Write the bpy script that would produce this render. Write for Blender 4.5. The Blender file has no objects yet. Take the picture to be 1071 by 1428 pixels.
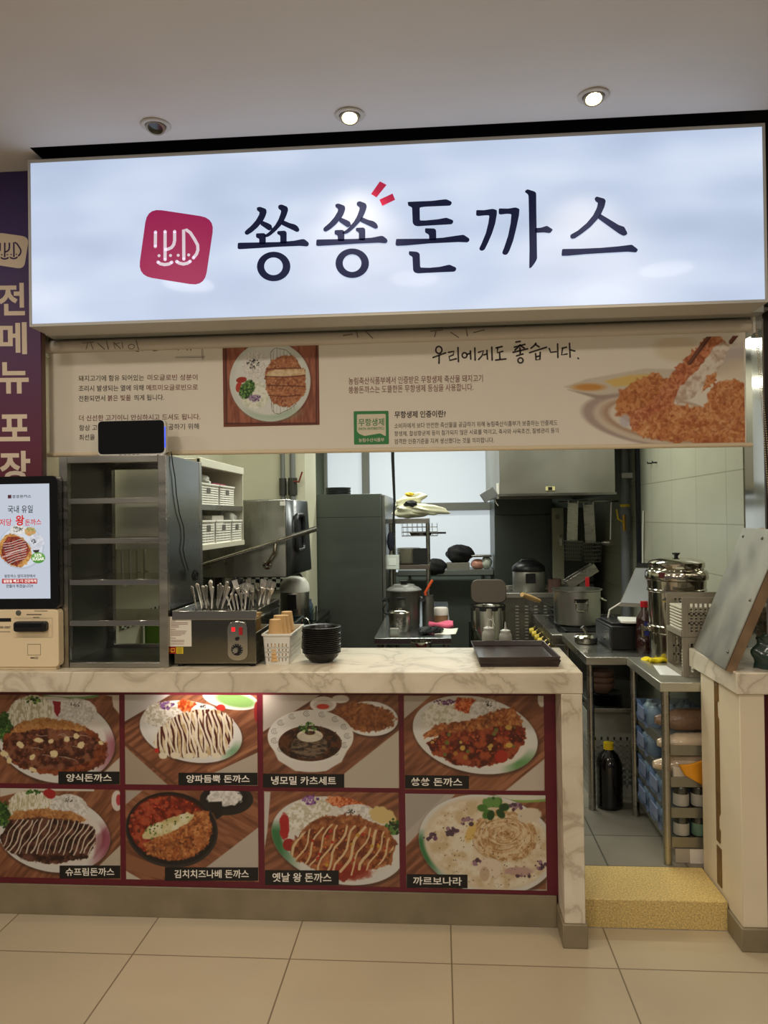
import bpy, bmesh, math, random
import numpy as np
from mathutils import Vector, Matrix

# ------------------------------------------------------------------ camera, light, exposure
SC = bpy.context.scene
COL = SC.collection
CAM = np.array([0.0, -2.98, 1.6])
FPX, YAW, PITCH, ROLL = 1052.957, 0.07314439, 0.006626, 0.0138835
FWD = np.array([-math.sin(YAW)*math.cos(PITCH), math.cos(YAW)*math.cos(PITCH), math.sin(PITCH)])
_r0 = np.array([math.cos(YAW), math.sin(YAW), 0.0]); _u0 = np.cross(_r0, FWD)
RGT = math.cos(ROLL)*_r0 - math.sin(ROLL)*_u0
UPV = math.sin(ROLL)*_r0 + math.cos(ROLL)*_u0
cam = bpy.data.objects.new('camera', bpy.data.cameras.new('camera')); COL.objects.link(cam)
cam.data.sensor_fit = 'VERTICAL'; cam.data.sensor_height = 36.0
cam.data.lens = FPX/1428*36.0; cam.data.clip_start = .05
cam.matrix_world = Matrix(((RGT[0], UPV[0], -FWD[0], CAM[0]), (RGT[1], UPV[1], -FWD[1], CAM[1]),
                           (RGT[2], UPV[2], -FWD[2], CAM[2]), (0, 0, 0, 1)))
SC.camera = cam
SC.view_settings.view_transform = 'Standard'; SC.view_settings.look = 'None'
SC.view_settings.gamma = 1.0; SC.view_settings.use_curve_mapping = False
SC.view_settings.exposure = 0.0
W = bpy.data.worlds.new('world'); SC.world = W; W.use_nodes = True
W.node_tree.nodes['Background'].inputs[0].default_value = (1.0, .92, .84, 1)
W.node_tree.nodes['Background'].inputs[1].default_value = .13

def lamp(name, kind, loc, power, col, size=.3, size_y=None, rot=(0, 0, 0), spot=None, blend=.6):
    l = bpy.data.lights.new(name, kind); o = bpy.data.objects.new(name, l); COL.objects.link(o)
    o.location = loc; o.rotation_euler = rot; l.energy = power; l.color = col
    if kind == 'AREA':
        l.shape = 'RECTANGLE' if size_y else 'DISK'; l.size = size
        if size_y: l.size_y = size_y
    else: l.shadow_soft_size = size
    if spot: l.spot_size = math.radians(spot); l.spot_blend = blend
    return o
WARM = (1.0, .90, .77); COOL = (.98, 1.0, .89)
# unseen hall ceiling lamps; far ones boosted, the farthest added to fill the rack
for x, y, p in ((-1.5, -1.8, 15), (-.13, -1.85, 8), (1.35, -1.85, 10), (-3.0, -1.8, 12), (-1.6, -4.6, 52), (1.0, -4.6, 30), (-.8, -6.6, 60)):
    lamp('unseen_hall_lamp', 'AREA', (x, y, 3.03), p, WARM, .30)
# fluorescent battens on the kitchen ceiling
for x, y, p in ((-.75, .34, 12), (-.3, 1.2, 16), (.45, 1.9, 22), (-.25, 3.4, 26)):
    lamp('kitchen_lamp', 'AREA', (x, y, 2.66), p, COOL, 1.2, .22)

# ------------------------------------------------------------------ helpers
def at(x, y, X=None, Y=None, Z=None):
    """the point of the plane X=, Y= or Z= that photo position (x, y) shows"""
    d = FWD + RGT*((x-535.5)/FPX) + UPV*((714-y)/FPX)
    k, v = [(i, w) for i, w in enumerate((X, Y, Z)) if w is not None][0]
    return CAM + d*((v-CAM[k])/d[k])
def pr(P):
    d = np.asarray(P, float)-CAM; z = d@FWD
    return 535.5+FPX*(d@RGT)/z, 714-FPX*(d@UPV)/z
def lin(c):
    c = np.asarray(c, float)/255
    return np.where(c <= .04045, c/12.92, ((c+.055)/1.055)**2.4)
def rgba(c): return tuple(float(x) for x in lin(c))+(1.0,)

MATS = {}
def mat(name, c, rough=.5, metal=0.0, noise=0.0, ns=6.0, bump=0.0, bs=60.0, coat=0.0, emit=0.0, trans=0.0,
        ior=1.45, alpha=1.0, stretch=(1, 1, 1), rvar=0.0, spec=.5, c2=None, detail=4.0):
    if name in MATS: return MATS[name]
    m = bpy.data.materials.new(name); m.use_nodes = True; MATS[name] = m
    nt = m.node_tree; b = nt.nodes['Principled BSDF']; L = nt.links.new
    b.inputs['Base Color'].default_value = rgba(c); b.inputs['Roughness'].default_value = rough
    b.inputs['Metallic'].default_value = metal; b.inputs['Specular IOR Level'].default_value = spec
    b.inputs['IOR'].default_value = ior; b.inputs['Transmission Weight'].default_value = trans
    b.inputs['Coat Weight'].default_value = coat; b.inputs['Coat Roughness'].default_value = .08
    b.inputs['Alpha'].default_value = alpha
    if emit:
        b.inputs['Emission Color'].default_value = rgba(c); b.inputs['Emission Strength'].default_value = emit
    if noise or bump or rvar or c2:
        tc = nt.nodes.new('ShaderNodeTexCoord'); mp = nt.nodes.new('ShaderNodeMapping')
        mp.inputs['Scale'].default_value = stretch; L(tc.outputs['Object'], mp.inputs[0])
        n = nt.nodes.new('ShaderNodeTexNoise'); n.inputs['Scale'].default_value = ns; n.inputs['Detail'].default_value = detail
        L(mp.outputs[0], n.inputs[0])
        if noise or c2:
            r = nt.nodes.new('ShaderNodeValToRGB'); L(n.outputs[0], r.inputs[0])
            r.color_ramp.elements[0].position = .3; r.color_ramp.elements[1].position = .7
            lo = lin(c)*(1-noise); hi = lin(c2) if c2 else np.minimum(lin(c)*(1+noise), 1)
            r.color_ramp.elements[0].color = (*map(float, lo), 1); r.color_ramp.elements[1].color = (*map(float, hi), 1)
            L(r.outputs[0], b.inputs['Base Color'])
        if rvar:
            q = nt.nodes.new('ShaderNodeMapRange'); L(n.outputs[0], q.inputs[0])
            q.inputs[1].default_value = .3; q.inputs[2].default_value = .7
            q.inputs[3].default_value = max(rough-rvar, .02); q.inputs[4].default_value = rough+rvar
            L(q.outputs[0], b.inputs['Roughness'])
        if bump:
            n2 = nt.nodes.new('ShaderNodeTexNoise'); n2.inputs['Scale'].default_value = bs; L(mp.outputs[0], n2.inputs[0])
            bp = nt.nodes.new('ShaderNodeBump'); bp.inputs['Strength'].default_value = bump; bp.inputs['Distance'].default_value = .01
            L(n2.outputs[0], bp.inputs['Height']); L(bp.outputs[0], b.inputs['Normal'])
    return m

def axes(nt, order):
    """object coordinates with the axes re-ordered, so a 2D brick pattern lies on the wanted plane"""
    tc = nt.nodes.new('ShaderNodeTexCoord'); s = nt.nodes.new('ShaderNodeSeparateXYZ'); c = nt.nodes.new('ShaderNodeCombineXYZ')
    nt.links.new(tc.outputs['Object'], s.inputs[0])
    for i, a in enumerate(order): nt.links.new(s.outputs['XYZ'.index(a)], c.inputs[i])
    return c.outputs[0]
def tile_mat(name, c1, c2, grout, w, h, off, order, rough=.4, gap=.003, noise=.12, bump=.15, coat=0.0, ns=2.5):
    m = bpy.data.materials.new(name); m.use_nodes = True; MATS[name] = m
    nt = m.node_tree; b = nt.nodes['Principled BSDF']; L = nt.links.new
    mp = nt.nodes.new('ShaderNodeMapping'); mp.inputs['Location'].default_value = (*off, 0); L(axes(nt, order), mp.inputs[0])
    t = nt.nodes.new('ShaderNodeTexBrick'); t.offset = 0; t.inputs['Scale'].default_value = 1
    t.inputs['Brick Width'].default_value = w; t.inputs['Row Height'].default_value = h
    t.inputs['Mortar Size'].default_value = gap; t.inputs['Mortar Smooth'].default_value = .1
    t.inputs['Color1'].default_value = rgba(c1); t.inputs['Color2'].default_value = rgba(c2); t.inputs['Mortar'].default_value = rgba(grout)
    L(mp.outputs[0], t.inputs[0])
    n = nt.nodes.new('ShaderNodeTexNoise'); n.inputs['Scale'].default_value = ns; n.inputs['Detail'].default_value = 8; L(mp.outputs[0], n.inputs[0])
    q = nt.nodes.new('ShaderNodeMapRange'); L(n.outputs[0], q.inputs[0]); q.inputs[1].default_value = .25; q.inputs[2].default_value = .75
    q.inputs[3].default_value = 1-noise; q.inputs[4].default_value = 1+noise
    x = nt.nodes.new('ShaderNodeMix'); x.data_type = 'RGBA'; x.blend_type = 'MULTIPLY'; x.inputs[0].default_value = 1
    L(t.outputs[0], x.inputs[6]); L(q.outputs[0], x.inputs[7]); L(x.outputs[2], b.inputs['Base Color'])
    bp = nt.nodes.new('ShaderNodeBump'); bp.inputs['Strength'].default_value = bump; bp.inputs['Distance'].default_value = .004; bp.invert = True
    L(t.outputs[1], bp.inputs['Height']); L(bp.outputs[0], b.inputs['Normal'])
    b.inputs['Roughness'].default_value = rough; b.inputs['Coat Weight'].default_value = coat
    return m

class MB:
    """collects shapes; build() links them as one mesh object"""
    def __init__(s): s.v = []; s.f = []; s.mi = []; s.cur = 0; s.mx = Matrix()
    def add(s, vs, fs):
        k = len(s.v); s.v += [tuple(s.mx @ Vector([float(c) for c in p])) for p in vs]
        s.f += [tuple(i+k for i in f) for f in fs]; s.mi += [s.cur]*len(fs); return s
    def box(s, x0, x1, y0, y1, z0, z1):
        return s.add([(x, y, z) for z in (z0, z1) for y in (y0, y1) for x in (x0, x1)],
                     [(0, 2, 3, 1), (4, 5, 7, 6), (0, 1, 5, 4), (2, 6, 7, 3), (0, 4, 6, 2), (1, 3, 7, 5)])
    def lathe(s, prof, cx=0, cy=0, n=32, a0=0.0):
        vs = []; fs = []; rings = []
        for r, z in prof:
            if r < 1e-6: rings.append([len(vs)]); vs.append((cx, cy, z))
            else:
                rings.append(list(range(len(vs), len(vs)+n)))
                vs += [(cx+r*math.cos(a0+2*math.pi*i/n), cy+r*math.sin(a0+2*math.pi*i/n), z) for i in range(n)]
        for a, b in zip(rings, rings[1:]):
            if len(a) == 1 and len(b) == 1: continue
            for i in range(n):
                j = (i+1) % n
                if len(a) == 1: fs.append((a[0], b[j], b[i]))
                elif len(b) == 1: fs.append((a[i], a[j], b[0]))
                else: fs.append((a[i], a[j], b[j], b[i]))
        return s.add(vs, fs)
    def cyl(s, cx, cy, z0, z1, r, r2=None, n=24):
        r2 = r if r2 is None else r2
        return s.lathe([(0, z0), (r, z0), (r2, z1), (0, z1)], cx, cy, n)
    def tube(s, pts, r, n=8, closed=False):
        P = [Vector([float(c) for c in p]) for p in pts]; m = len(P); rs = r if isinstance(r, (list, tuple)) else [r]*m
        vs = []; up = None
        for i in range(m):
            a = P[(i-1) % m] if closed or i else P[i]; b = P[(i+1) % m] if closed or i < m-1 else P[i]
            t = (b-a).normalized()
            if up is None: up = t.orthogonal().normalized()
            up = (up-t*up.dot(t)); up = up.normalized() if up.length > 1e-6 else t.orthogonal().normalized()
            w = t.cross(up)
            vs += [P[i]+(up*math.cos(2*math.pi*k/n)+w*math.sin(2*math.pi*k/n))*rs[i] for k in range(n)]
        fs = []
        for i in range(m if closed else m-1):
            j = (i+1) % m
            for k in range(n): fs.append((i*n+k, i*n+(k+1) % n, j*n+(k+1) % n, j*n+k))
        if not closed: fs += [tuple(range(n))[::-1], tuple(range((m-1)*n, m*n))]
        return s.add(vs, fs)
    def prism(s, poly, d0, d1, plane='XZ'):
        """polygon extruded from depth d0 to d1 along the axis left out of `plane`"""
        def P(a, b, d): return {'XZ': (a, d, b), 'XY': (a, b, d), 'YZ': (d, a, b)}[plane]
        n = len(poly)
        return s.add([P(a, b, d0) for a, b in poly]+[P(a, b, d1) for a, b in poly],
                     [tuple(range(n)), tuple(range(2*n-1, n-1, -1))]+[(i, i+n, (i+1) % n+n, (i+1) % n) for i in range(n)])
    def sheet(s, fn, nu, nv):
        vs = [fn(i/nu, j/nv) for j in range(nv+1) for i in range(nu+1)]
        return s.add(vs, [(j*(nu+1)+i, j*(nu+1)+i+1, (j+1)*(nu+1)+i+1, (j+1)*(nu+1)+i) for j in range(nv) for i in range(nu)])
    def blob(s, c, r, n=16, m=10, wob=0.0, seed=0, flat=None):
        rn = random.Random(seed); ph = [rn.uniform(0, 6.28) for _ in range(6)]
        def fn(u, v):
            a = 2*math.pi*u; t = math.pi*(v-.5)
            k = 1+wob*(math.sin(3*a+ph[0])*math.cos(t)+.6*math.sin(5*a+ph[1]+4*t)*math.cos(t)+.5*math.sin(7*t+ph[2]+2*a)*math.cos(t))
            z = math.sin(t)*r[2]*k
            if flat is not None: z = max(z, flat)
            return (c[0]+math.cos(a)*math.cos(t)*r[0]*k, c[1]+math.sin(a)*math.cos(t)*r[1]*k, c[2]+z)
        return s.sheet(fn, n, m)
    def build(s, name, mats, parent=None, smooth=40, bevel=0.0, world=False, solid=0.0, seg=2, sub=0):
        me = bpy.data.meshes.new(name); me.from_pydata(s.v, [], s.f)
        for m in (mats if isinstance(mats, (list, tuple)) else [mats]): me.materials.append(m)
        if max(s.mi, default=0): me.polygons.foreach_set('material_index', s.mi)
        bm = bmesh.new(); bm.from_mesh(me); bmesh.ops.remove_doubles(bm, verts=bm.verts, dist=1e-6)
        bmesh.ops.recalc_face_normals(bm, faces=bm.faces); bm.to_mesh(me); bm.free()
        o = bpy.data.objects.new(name, me); COL.objects.link(o)
        if parent:
            o.parent = parent
            if world:
                p = Vector(); q = parent
                while q: p = p+q.location; q = q.parent
                me.transform(Matrix.Translation(-p))
        if smooth:
            me.polygons.foreach_set('use_smooth', [True]*len(me.polygons)); me.set_sharp_from_angle(angle=math.radians(smooth))
        if solid:
            d = o.modifiers.new('solid', 'SOLIDIFY'); d.thickness = solid; d.offset = 0
        if bevel:
            d = o.modifiers.new('bevel', 'BEVEL'); d.width = bevel; d.segments = seg; d.limit_method = 'ANGLE'; d.angle_limit = math.radians(40)
        if sub:
            d = o.modifiers.new('sub', 'SUBSURF'); d.levels = sub; d.render_levels = sub
        return o

def tag(o, label, cat, group=None, kind=None):
    o['label'] = label; o['category'] = cat
    if group: o['group'] = group
    if kind: o['kind'] = kind
    return o
def thing(name, label, cat, loc=(0, 0, 0), rot=(0, 0, 0), group=None):
    o = bpy.data.objects.new(name, None); COL.objects.link(o); o.empty_display_size = .05
    o.location = [float(c) for c in loc]; o.rotation_euler = rot
    return tag(o, label, cat, group)
def struct(o): o['kind'] = 'structure'; return o
def copy_tree(o, parent=None):
    c = o.copy(); COL.objects.link(c)
    if parent: c.parent = parent
    for ch in list(o.children): copy_tree(ch, c)
    return c
def dup(root, loc, rot=None, label=None, group=None, scale=None):
    c = copy_tree(root); c.location = [float(x) for x in loc]
    if rot is not None: c.rotation_euler = rot
    if label: c['label'] = label
    if group: c['group'] = group
    if scale: c.scale = scale
    return c

# ------------------------------------------------------------------ lettering
_GL = {}
def glyphs(s, bold=0.0):
    if (s, bold) in _GL: return _GL[s, bold]
    cu = bpy.data.curves.new('text', 'FONT'); cu.body = s; cu.size = 1; cu.offset = bold; cu.resolution_u = 3
    o = bpy.data.objects.new('text', cu); COL.objects.link(o)
    dg = bpy.context.evaluated_depsgraph_get(); me = bpy.data.meshes.new_from_object(o.evaluated_get(dg))
    V = np.array([v.co[:2] for v in me.vertices]); Fc = [tuple(p.vertices) for p in me.polygons]
    bpy.data.objects.remove(o); bpy.data.curves.remove(cu); bpy.data.meshes.remove(me)
    V = (V-V.min(0))/(V.max(0)-V.min(0)); _GL[s, bold] = (V, Fc); return V, Fc
def letters(mb, s, bl, br, tl, bold=0.0, pl=None):
    """text whose inked box has the photo corners bottom-left, bottom-right, top-left on the plane pl"""
    V, Fc = glyphs(s, bold); a = at(*bl, **pl); u = at(*br, **pl)-a; w = at(*tl, **pl)-a
    mb.add([a+u*x+w*y for x, y in V], Fc)
def line(mb, s, x0, y0, x1, y1, h, bold=0.0, pl=None):
    """one line of text: baseline from (x0, y0) to (x1, y1), h photo pixels high"""
    letters(mb, s, (x0, y0), (x1, y1), (x0-.015*h, y0-h), bold, pl)
def rounded(P, r, n=5):
    """polygon with each corner rounded by at most r"""
    out = []; m = len(P); P = [np.array(p, float) for p in P]
    for i in range(m):
        p, a, b = P[i], P[i-1], P[(i+1) % m]; la, lb = np.hypot(*(a-p)), np.hypot(*(b-p))
        A = p+(a-p)/(la+1e-9)*min(r, la*.45); B = p+(b-p)/(lb+1e-9)*min(r, lb*.45)
        for k in range(n+1):
            t = k/n; out.append(tuple(A*(1-t)**2+2*p*t*(1-t)+B*t*t))
    return out
def poly(mb, pts, pl, f=lambda p: p, r=0):
    P = [f(p) for p in (rounded(pts, r) if r else pts)]
    mb.add([at(*p, **pl) for p in P], [tuple(range(len(P)))])
def stroke(mb, pts, w, pl, f=lambda p: p, closed=False, cap=True):
    """a pen stroke through photo points; w is one width or one per point"""
    P = [np.array(f(p), float) for p in pts]; n = len(P); ws = w if isinstance(w, (list, tuple)) else [w]*n
    L, Rr = [], []
    for i in range(n):
        a = P[(i-1) % n] if closed or i else P[i]; b = P[(i+1) % n] if closed or i < n-1 else P[i]
        t = b-a; t = t/(np.hypot(*t)+1e-9); nn = np.array([-t[1], t[0]])
        L.append(P[i]+nn*ws[i]/2); Rr.append(P[i]-nn*ws[i]/2)
    V = [at(*p, **pl) for p in L+Rr]
    mb.add(V, [(i, (i+1) % n, n+(i+1) % n, n+i) for i in range(n if closed else n-1)])
    if cap and not closed:
        for i in (0, n-1):
            mb.add([at(P[i][0]+ws[i]/2*math.cos(k*math.pi/5), P[i][1]+ws[i]/2*math.sin(k*math.pi/5), **pl) for k in range(10)], [tuple(range(10))])
def arc(cx, cy, rx, ry, a0, a1, n=16):
    return [(cx+rx*math.cos(math.radians(a0+(a1-a0)*i/n)), cy+ry*math.sin(math.radians(a0+(a1-a0)*i/n))) for i in range(n+1)]
def shift(o, s): return lambda p: (o[0]+p[0]/s, o[1]+p[1]/s)

# ------------------------------------------------------------------ printed pictures: colours on a fine flat grid
def print_mat(name, rough=.35, coat=0.0, emit=0.0):
    if name in MATS: return MATS[name]
    m = bpy.data.materials.new(name); m.use_nodes = True; MATS[name] = m; nt = m.node_tree; b = nt.nodes['Principled BSDF']
    a = nt.nodes.new('ShaderNodeAttribute'); a.attribute_name = 'ink'
    if emit:
        nt.links.new(a.outputs[0], b.inputs['Emission Color']); b.inputs['Emission Strength'].default_value = emit
        b.inputs['Base Color'].default_value = (.02, .02, .02, 1)
    else: nt.links.new(a.outputs[0], b.inputs['Base Color'])
    b.inputs['Roughness'].default_value = rough; b.inputs['Coat Weight'].default_value = coat
    return m
class Canvas:
    def __init__(s, x0, x1, z0, z1, y, step, base, seed=1):
        s.nx = max(2, int(round((x1-x0)/step))+1); s.nz = max(2, int(round((z1-z0)/step))+1)
        gx, gz = np.meshgrid(np.linspace(x0, x1, s.nx), np.linspace(z0, z1, s.nz))
        s.P = np.stack([gx.ravel(), np.full(gx.size, y), gz.ravel()], 1); s.px, s.py = pr(s.P)
        s.C = np.tile(np.asarray(base, float), (gx.size, 1)); s.seed = seed; s.crop((0, 0), 1)
    def crop(s, o, k): s.x = (s.px-o[0])*k; s.y = (s.py-o[1])*k; s.k = k; return s
    def noise(s, sc, seed=0, octv=3, sx=1.0, sy=1.0, rot=0.0):
        out = np.zeros(s.x.size); amp = 1; tot = 0
        c, d = math.cos(rot), math.sin(rot); X = (s.x*c+s.y*d)*sx; Y = (-s.x*d+s.y*c)*sy
        for o in range(octv):
            rn = np.random.RandomState(s.seed*97+seed*13+o); T = rn.rand(64, 64)
            u = X/sc*2**o+17.3*o; v = Y/sc*2**o+5.1*o
            i = np.floor(u).astype(int); j = np.floor(v).astype(int); fu = u-i; fv = v-j
            fu = fu*fu*(3-2*fu); fv = fv*fv*(3-2*fv)
            g = lambda a, b: T[a % 64, b % 64]
            out += amp*((g(i, j)*(1-fu)+g(i+1, j)*fu)*(1-fv)+(g(i, j+1)*(1-fu)+g(i+1, j+1)*fu)*fv)
            tot += amp; amp *= .55
        return out/tot
    def tone(s, cols, sc, seed=0, octv=3, sharp=1.0, **k):
        n = s.noise(sc, seed, octv, **k); n = np.clip((n-.5)*2.2*sharp+.5, 0, .9999)*(len(cols)-1)
        i = n.astype(int); f = (n-i)[:, None]; A = np.asarray(cols, float)
        return A[i]*(1-f)+A[np.minimum(i+1, len(cols)-1)]*f
    def put(s, m, col):
        m = np.clip(m, 0, 1)[:, None]; s.C = s.C*(1-m)+np.asarray(col, float)*m; return s
    def m_ell(s, cx, cy, rx, ry, rot=0.0, soft=2.0, rough=0.0, rs=12.0, seed=0):
        c, d = math.cos(math.radians(rot)), math.sin(math.radians(rot)); dx, dy = s.x-cx, s.y-cy
        q = np.hypot((dx*c+dy*d)/rx, (-dx*d+dy*c)/ry); dist = (q-1)*min(rx, ry)
        if rough: dist = dist+(s.noise(rs, seed+5)-.5)*rough*2
        return np.clip(.5-dist/soft, 0, 1)
    def m_poly(s, pts, soft=2.0, rough=0.0, rs=12.0, seed=0):
        ins = np.zeros(s.x.size, bool); best = np.full(s.x.size, 1e9); n = len(pts)
        for i in range(n):
            (ax, ay), (bx, by) = pts[i], pts[(i+1) % n]
            t = np.clip(((s.x-ax)*(bx-ax)+(s.y-ay)*(by-ay))/((bx-ax)**2+(by-ay)**2+1e-9), 0, 1)
            best = np.minimum(best, np.hypot(s.x-ax-t*(bx-ax), s.y-ay-t*(by-ay)))
            if ay != by:
                ins ^= ((ay > s.y) != (by > s.y)) & (s.x < (bx-ax)*(s.y-ay)/(by-ay)+ax)
        dist = np.where(ins, -best, best)
        if rough: dist = dist+(s.noise(rs, seed+5)-.5)*rough*2
        return np.clip(.5-dist/soft, 0, 1)
    def m_line(s, pts, w, soft=1.5):
        best = np.full(s.x.size, 1e9)
        for (ax, ay), (bx, by) in zip(pts, pts[1:]):
            t = np.clip(((s.x-ax)*(bx-ax)+(s.y-ay)*(by-ay))/((bx-ax)**2+(by-ay)**2+1e-9), 0, 1)
            best = np.minimum(best, np.hypot(s.x-ax-t*(bx-ax), s.y-ay-t*(by-ay)))
        return np.clip(.5-(best-w/2)/soft, 0, 1)
    def dots(s, where, n, size, cols, seed=0, soft=1.2, long=1.0):
        """n little dabs scattered where the mask is set"""
        rn = random.Random(seed); idx = np.nonzero(where > .5)[0]
        if not len(idx): return s
        for _ in range(n):
            k = idx[rn.randrange(len(idx))]; r = rn.uniform(*size)
            near = np.nonzero((abs(s.x-s.x[k]) < r*long+2) & (abs(s.y-s.y[k]) < r*long+2))[0]
            a = rn.uniform(0, 3.14); dx, dy = s.x[near]-s.x[k], s.y[near]-s.y[k]
            q = np.hypot((dx*math.cos(a)+dy*math.sin(a))/long, -dx*math.sin(a)+dy*math.cos(a))
            m = np.clip(.5-(q-r)/soft, 0, 1)[:, None]; c = np.asarray(rn.choice(cols), float)
            s.C[near] = s.C[near]*(1-m)+c*m
        return s
    def build(s, name, m, parent, gain=1.0):
        nx, nz = s.nx, s.nz; me = bpy.data.meshes.new(name); I = np.arange(nx*nz).reshape(nz, nx)
        F = np.stack([I[:-1, :-1], I[:-1, 1:], I[1:, 1:], I[1:, :-1]], -1).reshape(-1, 4)
        p = Vector(); q = parent
        while q: p = p+q.location; q = q.parent
        me.vertices.add(nx*nz); me.vertices.foreach_set('co', (s.P-np.array(p)).astype(np.float32).ravel())
        me.loops.add(F.size); me.loops.foreach_set('vertex_index', F.ravel().astype(np.int32))
        me.polygons.add(len(F)); me.polygons.foreach_set('loop_start', np.arange(0, F.size, 4, dtype=np.int32))
        me.update(calc_edges=True)
        A = me.color_attributes.new('ink', 'FLOAT_COLOR', 'POINT'); c = np.ones((nx*nz, 4), np.float32)
        c[:, :3] = np.clip(lin(np.clip(s.C, 0, 255))*gain, 0, .95); A.data.foreach_set('color', c.ravel())
        me.materials.append(m); o = bpy.data.objects.new(name, me); COL.objects.link(o); o.parent = parent
        return o
# ------------------------------------------------------------------ shared materials
STEEL = mat('brushed_steel', (168, 166, 158), .30, 1.0, noise=.12, ns=3, rvar=.08, stretch=(1, 1, 6))
STEELD = mat('dull_steel', (120, 120, 114), .38, 1.0, noise=.15, ns=3, rvar=.1)
CHROME = mat('polished_steel', (190, 186, 176), .10, 1.0)
ALU = mat('spun_aluminium', (175, 174, 168), .33, 1.0, noise=.06, ns=9)
BLACK = mat('black_plastic', (22, 22, 24), .38)
BLACKM = mat('matt_black', (20, 20, 20), .7)
WHITE = mat('white_plastic', (222, 220, 210), .4)
CREAM = mat('cream_plastic', (224, 205, 170), .45)
GREY = mat('grey_plastic', (128, 124, 112), .5)
RED = mat('red_plastic', (170, 22, 30), .4)
YELLOW = mat('yellow_plastic', (225, 195, 30), .5)
RUBBER = mat('rubber', (30, 30, 30), .8)
GLASS = mat('clear_glass', (235, 240, 238), .03, trans=1.0, ior=1.2)
INK = mat('dark_ink', (45, 40, 42), .6)
BURG = mat('burgundy_board', (92, 20, 36), .3, noise=.06, ns=3)

def marble():
    m = bpy.data.materials.new('marble_laminate'); m.use_nodes = True; nt = m.node_tree; b = nt.nodes['Principled BSDF']; L = nt.links.new
    tc = nt.nodes.new('ShaderNodeTexCoord'); n = nt.nodes.new('ShaderNodeTexNoise'); n.inputs['Scale'].default_value = 5; n.inputs['Detail'].default_value = 9
    n.inputs['Distortion'].default_value = .7; L(tc.outputs['Object'], n.inputs[0])
    a = nt.nodes.new('ShaderNodeMath'); a.operation = 'SUBTRACT'; a.inputs[1].default_value = .5; L(n.outputs[0], a.inputs[0])
    c = nt.nodes.new('ShaderNodeMath'); c.operation = 'ABSOLUTE'; L(a.outputs[0], c.inputs[0])
    r = nt.nodes.new('ShaderNodeValToRGB'); L(c.outputs[0], r.inputs[0])
    e = r.color_ramp.elements; e[0].position = 0; e[0].color = rgba((190, 178, 157)); e[1].position = .03; e[1].color = rgba((217, 206, 185))
    k = e.new(.12); k.color = rgba((228, 218, 198))
    n2 = nt.nodes.new('ShaderNodeTexNoise'); n2.inputs['Scale'].default_value = 2.2; n2.inputs['Detail'].default_value = 5; L(tc.outputs['Object'], n2.inputs[0])
    r2 = nt.nodes.new('ShaderNodeValToRGB'); L(n2.outputs[0], r2.inputs[0]); r2.color_ramp.elements[0].position = .35; r2.color_ramp.elements[1].position = .65
    r2.color_ramp.elements[0].color = (.8, .78, .74, 1); r2.color_ramp.elements[1].color = (1, 1, 1, 1)
    x = nt.nodes.new('ShaderNodeMix'); x.data_type = 'RGBA'; x.blend_type = 'MULTIPLY'; x.inputs[0].default_value = 1
    L(r.outputs[0], x.inputs[6]); L(r2.outputs[0], x.inputs[7]); L(x.outputs[2], b.inputs['Base Color'])
    b.inputs['Roughness'].default_value = .32
    return m
MARBLE = marble()
FLOORM = tile_mat('hall_tiles', (184, 170, 143), (179, 165, 138), (120, 105, 82), .586, .6, (1.151, .262), 'XYZ', .33, .0028, .05, .1)
KFLOOR = tile_mat('kitchen_floor_tiles', (132, 126, 112), (122, 116, 103), (80, 76, 66), .33, .33, (-.03, .07), 'XYZ', .42, .004, .3, .2)
WTILE = tile_mat('kitchen_wall_tiles', (178, 178, 158), (172, 172, 152), (142, 141, 122), .46, .272, (-.58+.46*3, -.177), 'YZX', .3, .003, .06, .25)
WPAINT = mat('cream_wall', (206, 203, 178), .5, noise=.05, ns=2)
CEILM = mat('ceiling_paint', (226, 224, 224), .8, noise=.03, ns=2)
DARKT = mat('shade_and_seam_dark', (26, 26, 32), .7)
PILLAR = mat('dark_brown_laminate', (44, 36, 28), .42, noise=.1, ns=4)
STONE = mat('speckled_stone', (206, 180, 116), .4, noise=.35, ns=160, detail=2)
SKIRT = mat('stone_skirting', (130, 118, 94), .4, noise=.18, ns=7, rvar=.1)
WINDOWM = mat('lit_frosted_film', (186, 194, 200), .5, emit=.80)
FRAMEM = mat('grey_frame', (120, 122, 116), .45)
DGREEN = mat('dark_wall_panel', (112, 122, 112), .5, noise=.08, ns=2)

# ------------------------------------------------------------------ hall
struct(MB().box(-5, 5, -7, .0, -.05, 0).build('floor', FLOORM, smooth=0))
struct(MB().box(-5, 5, -7, -.19, 3.04, 3.1).box(-5, -1.552, -.19, .1, 3.04, 3.1).build('ceiling', CEILM, smooth=0))
struct(MB().box(-1.55, 5, -.19, .1, 3.11, 3.16).box(-1.55, 5, -.19, -.187, 3.045, 3.11).box(-1.552, -1.55, -.19, .1, 3.04, 3.11).build('shade_recess', DARKT, smooth=0))  # invented dark recess, its colour stands in for the soft shadow above the sign
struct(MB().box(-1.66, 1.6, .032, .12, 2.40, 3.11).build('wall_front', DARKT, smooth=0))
struct(MB().box(-5, -1.616, .002, .03, 1.016, 3.04).build('wall_left', mat('hall_wall', (110, 84, 70), .6), smooth=0))
struct(MB().box(-1.80, -1.660, .032, .40, 1.016, 2.40).build('trim_2', mat('jamb_beige', (176, 160, 128), .5), bevel=.003))
struct(MB().box(1.304, 5, .142, .24, 1.016, 3.1).build('wall_right', PILLAR, bevel=.003))
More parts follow.
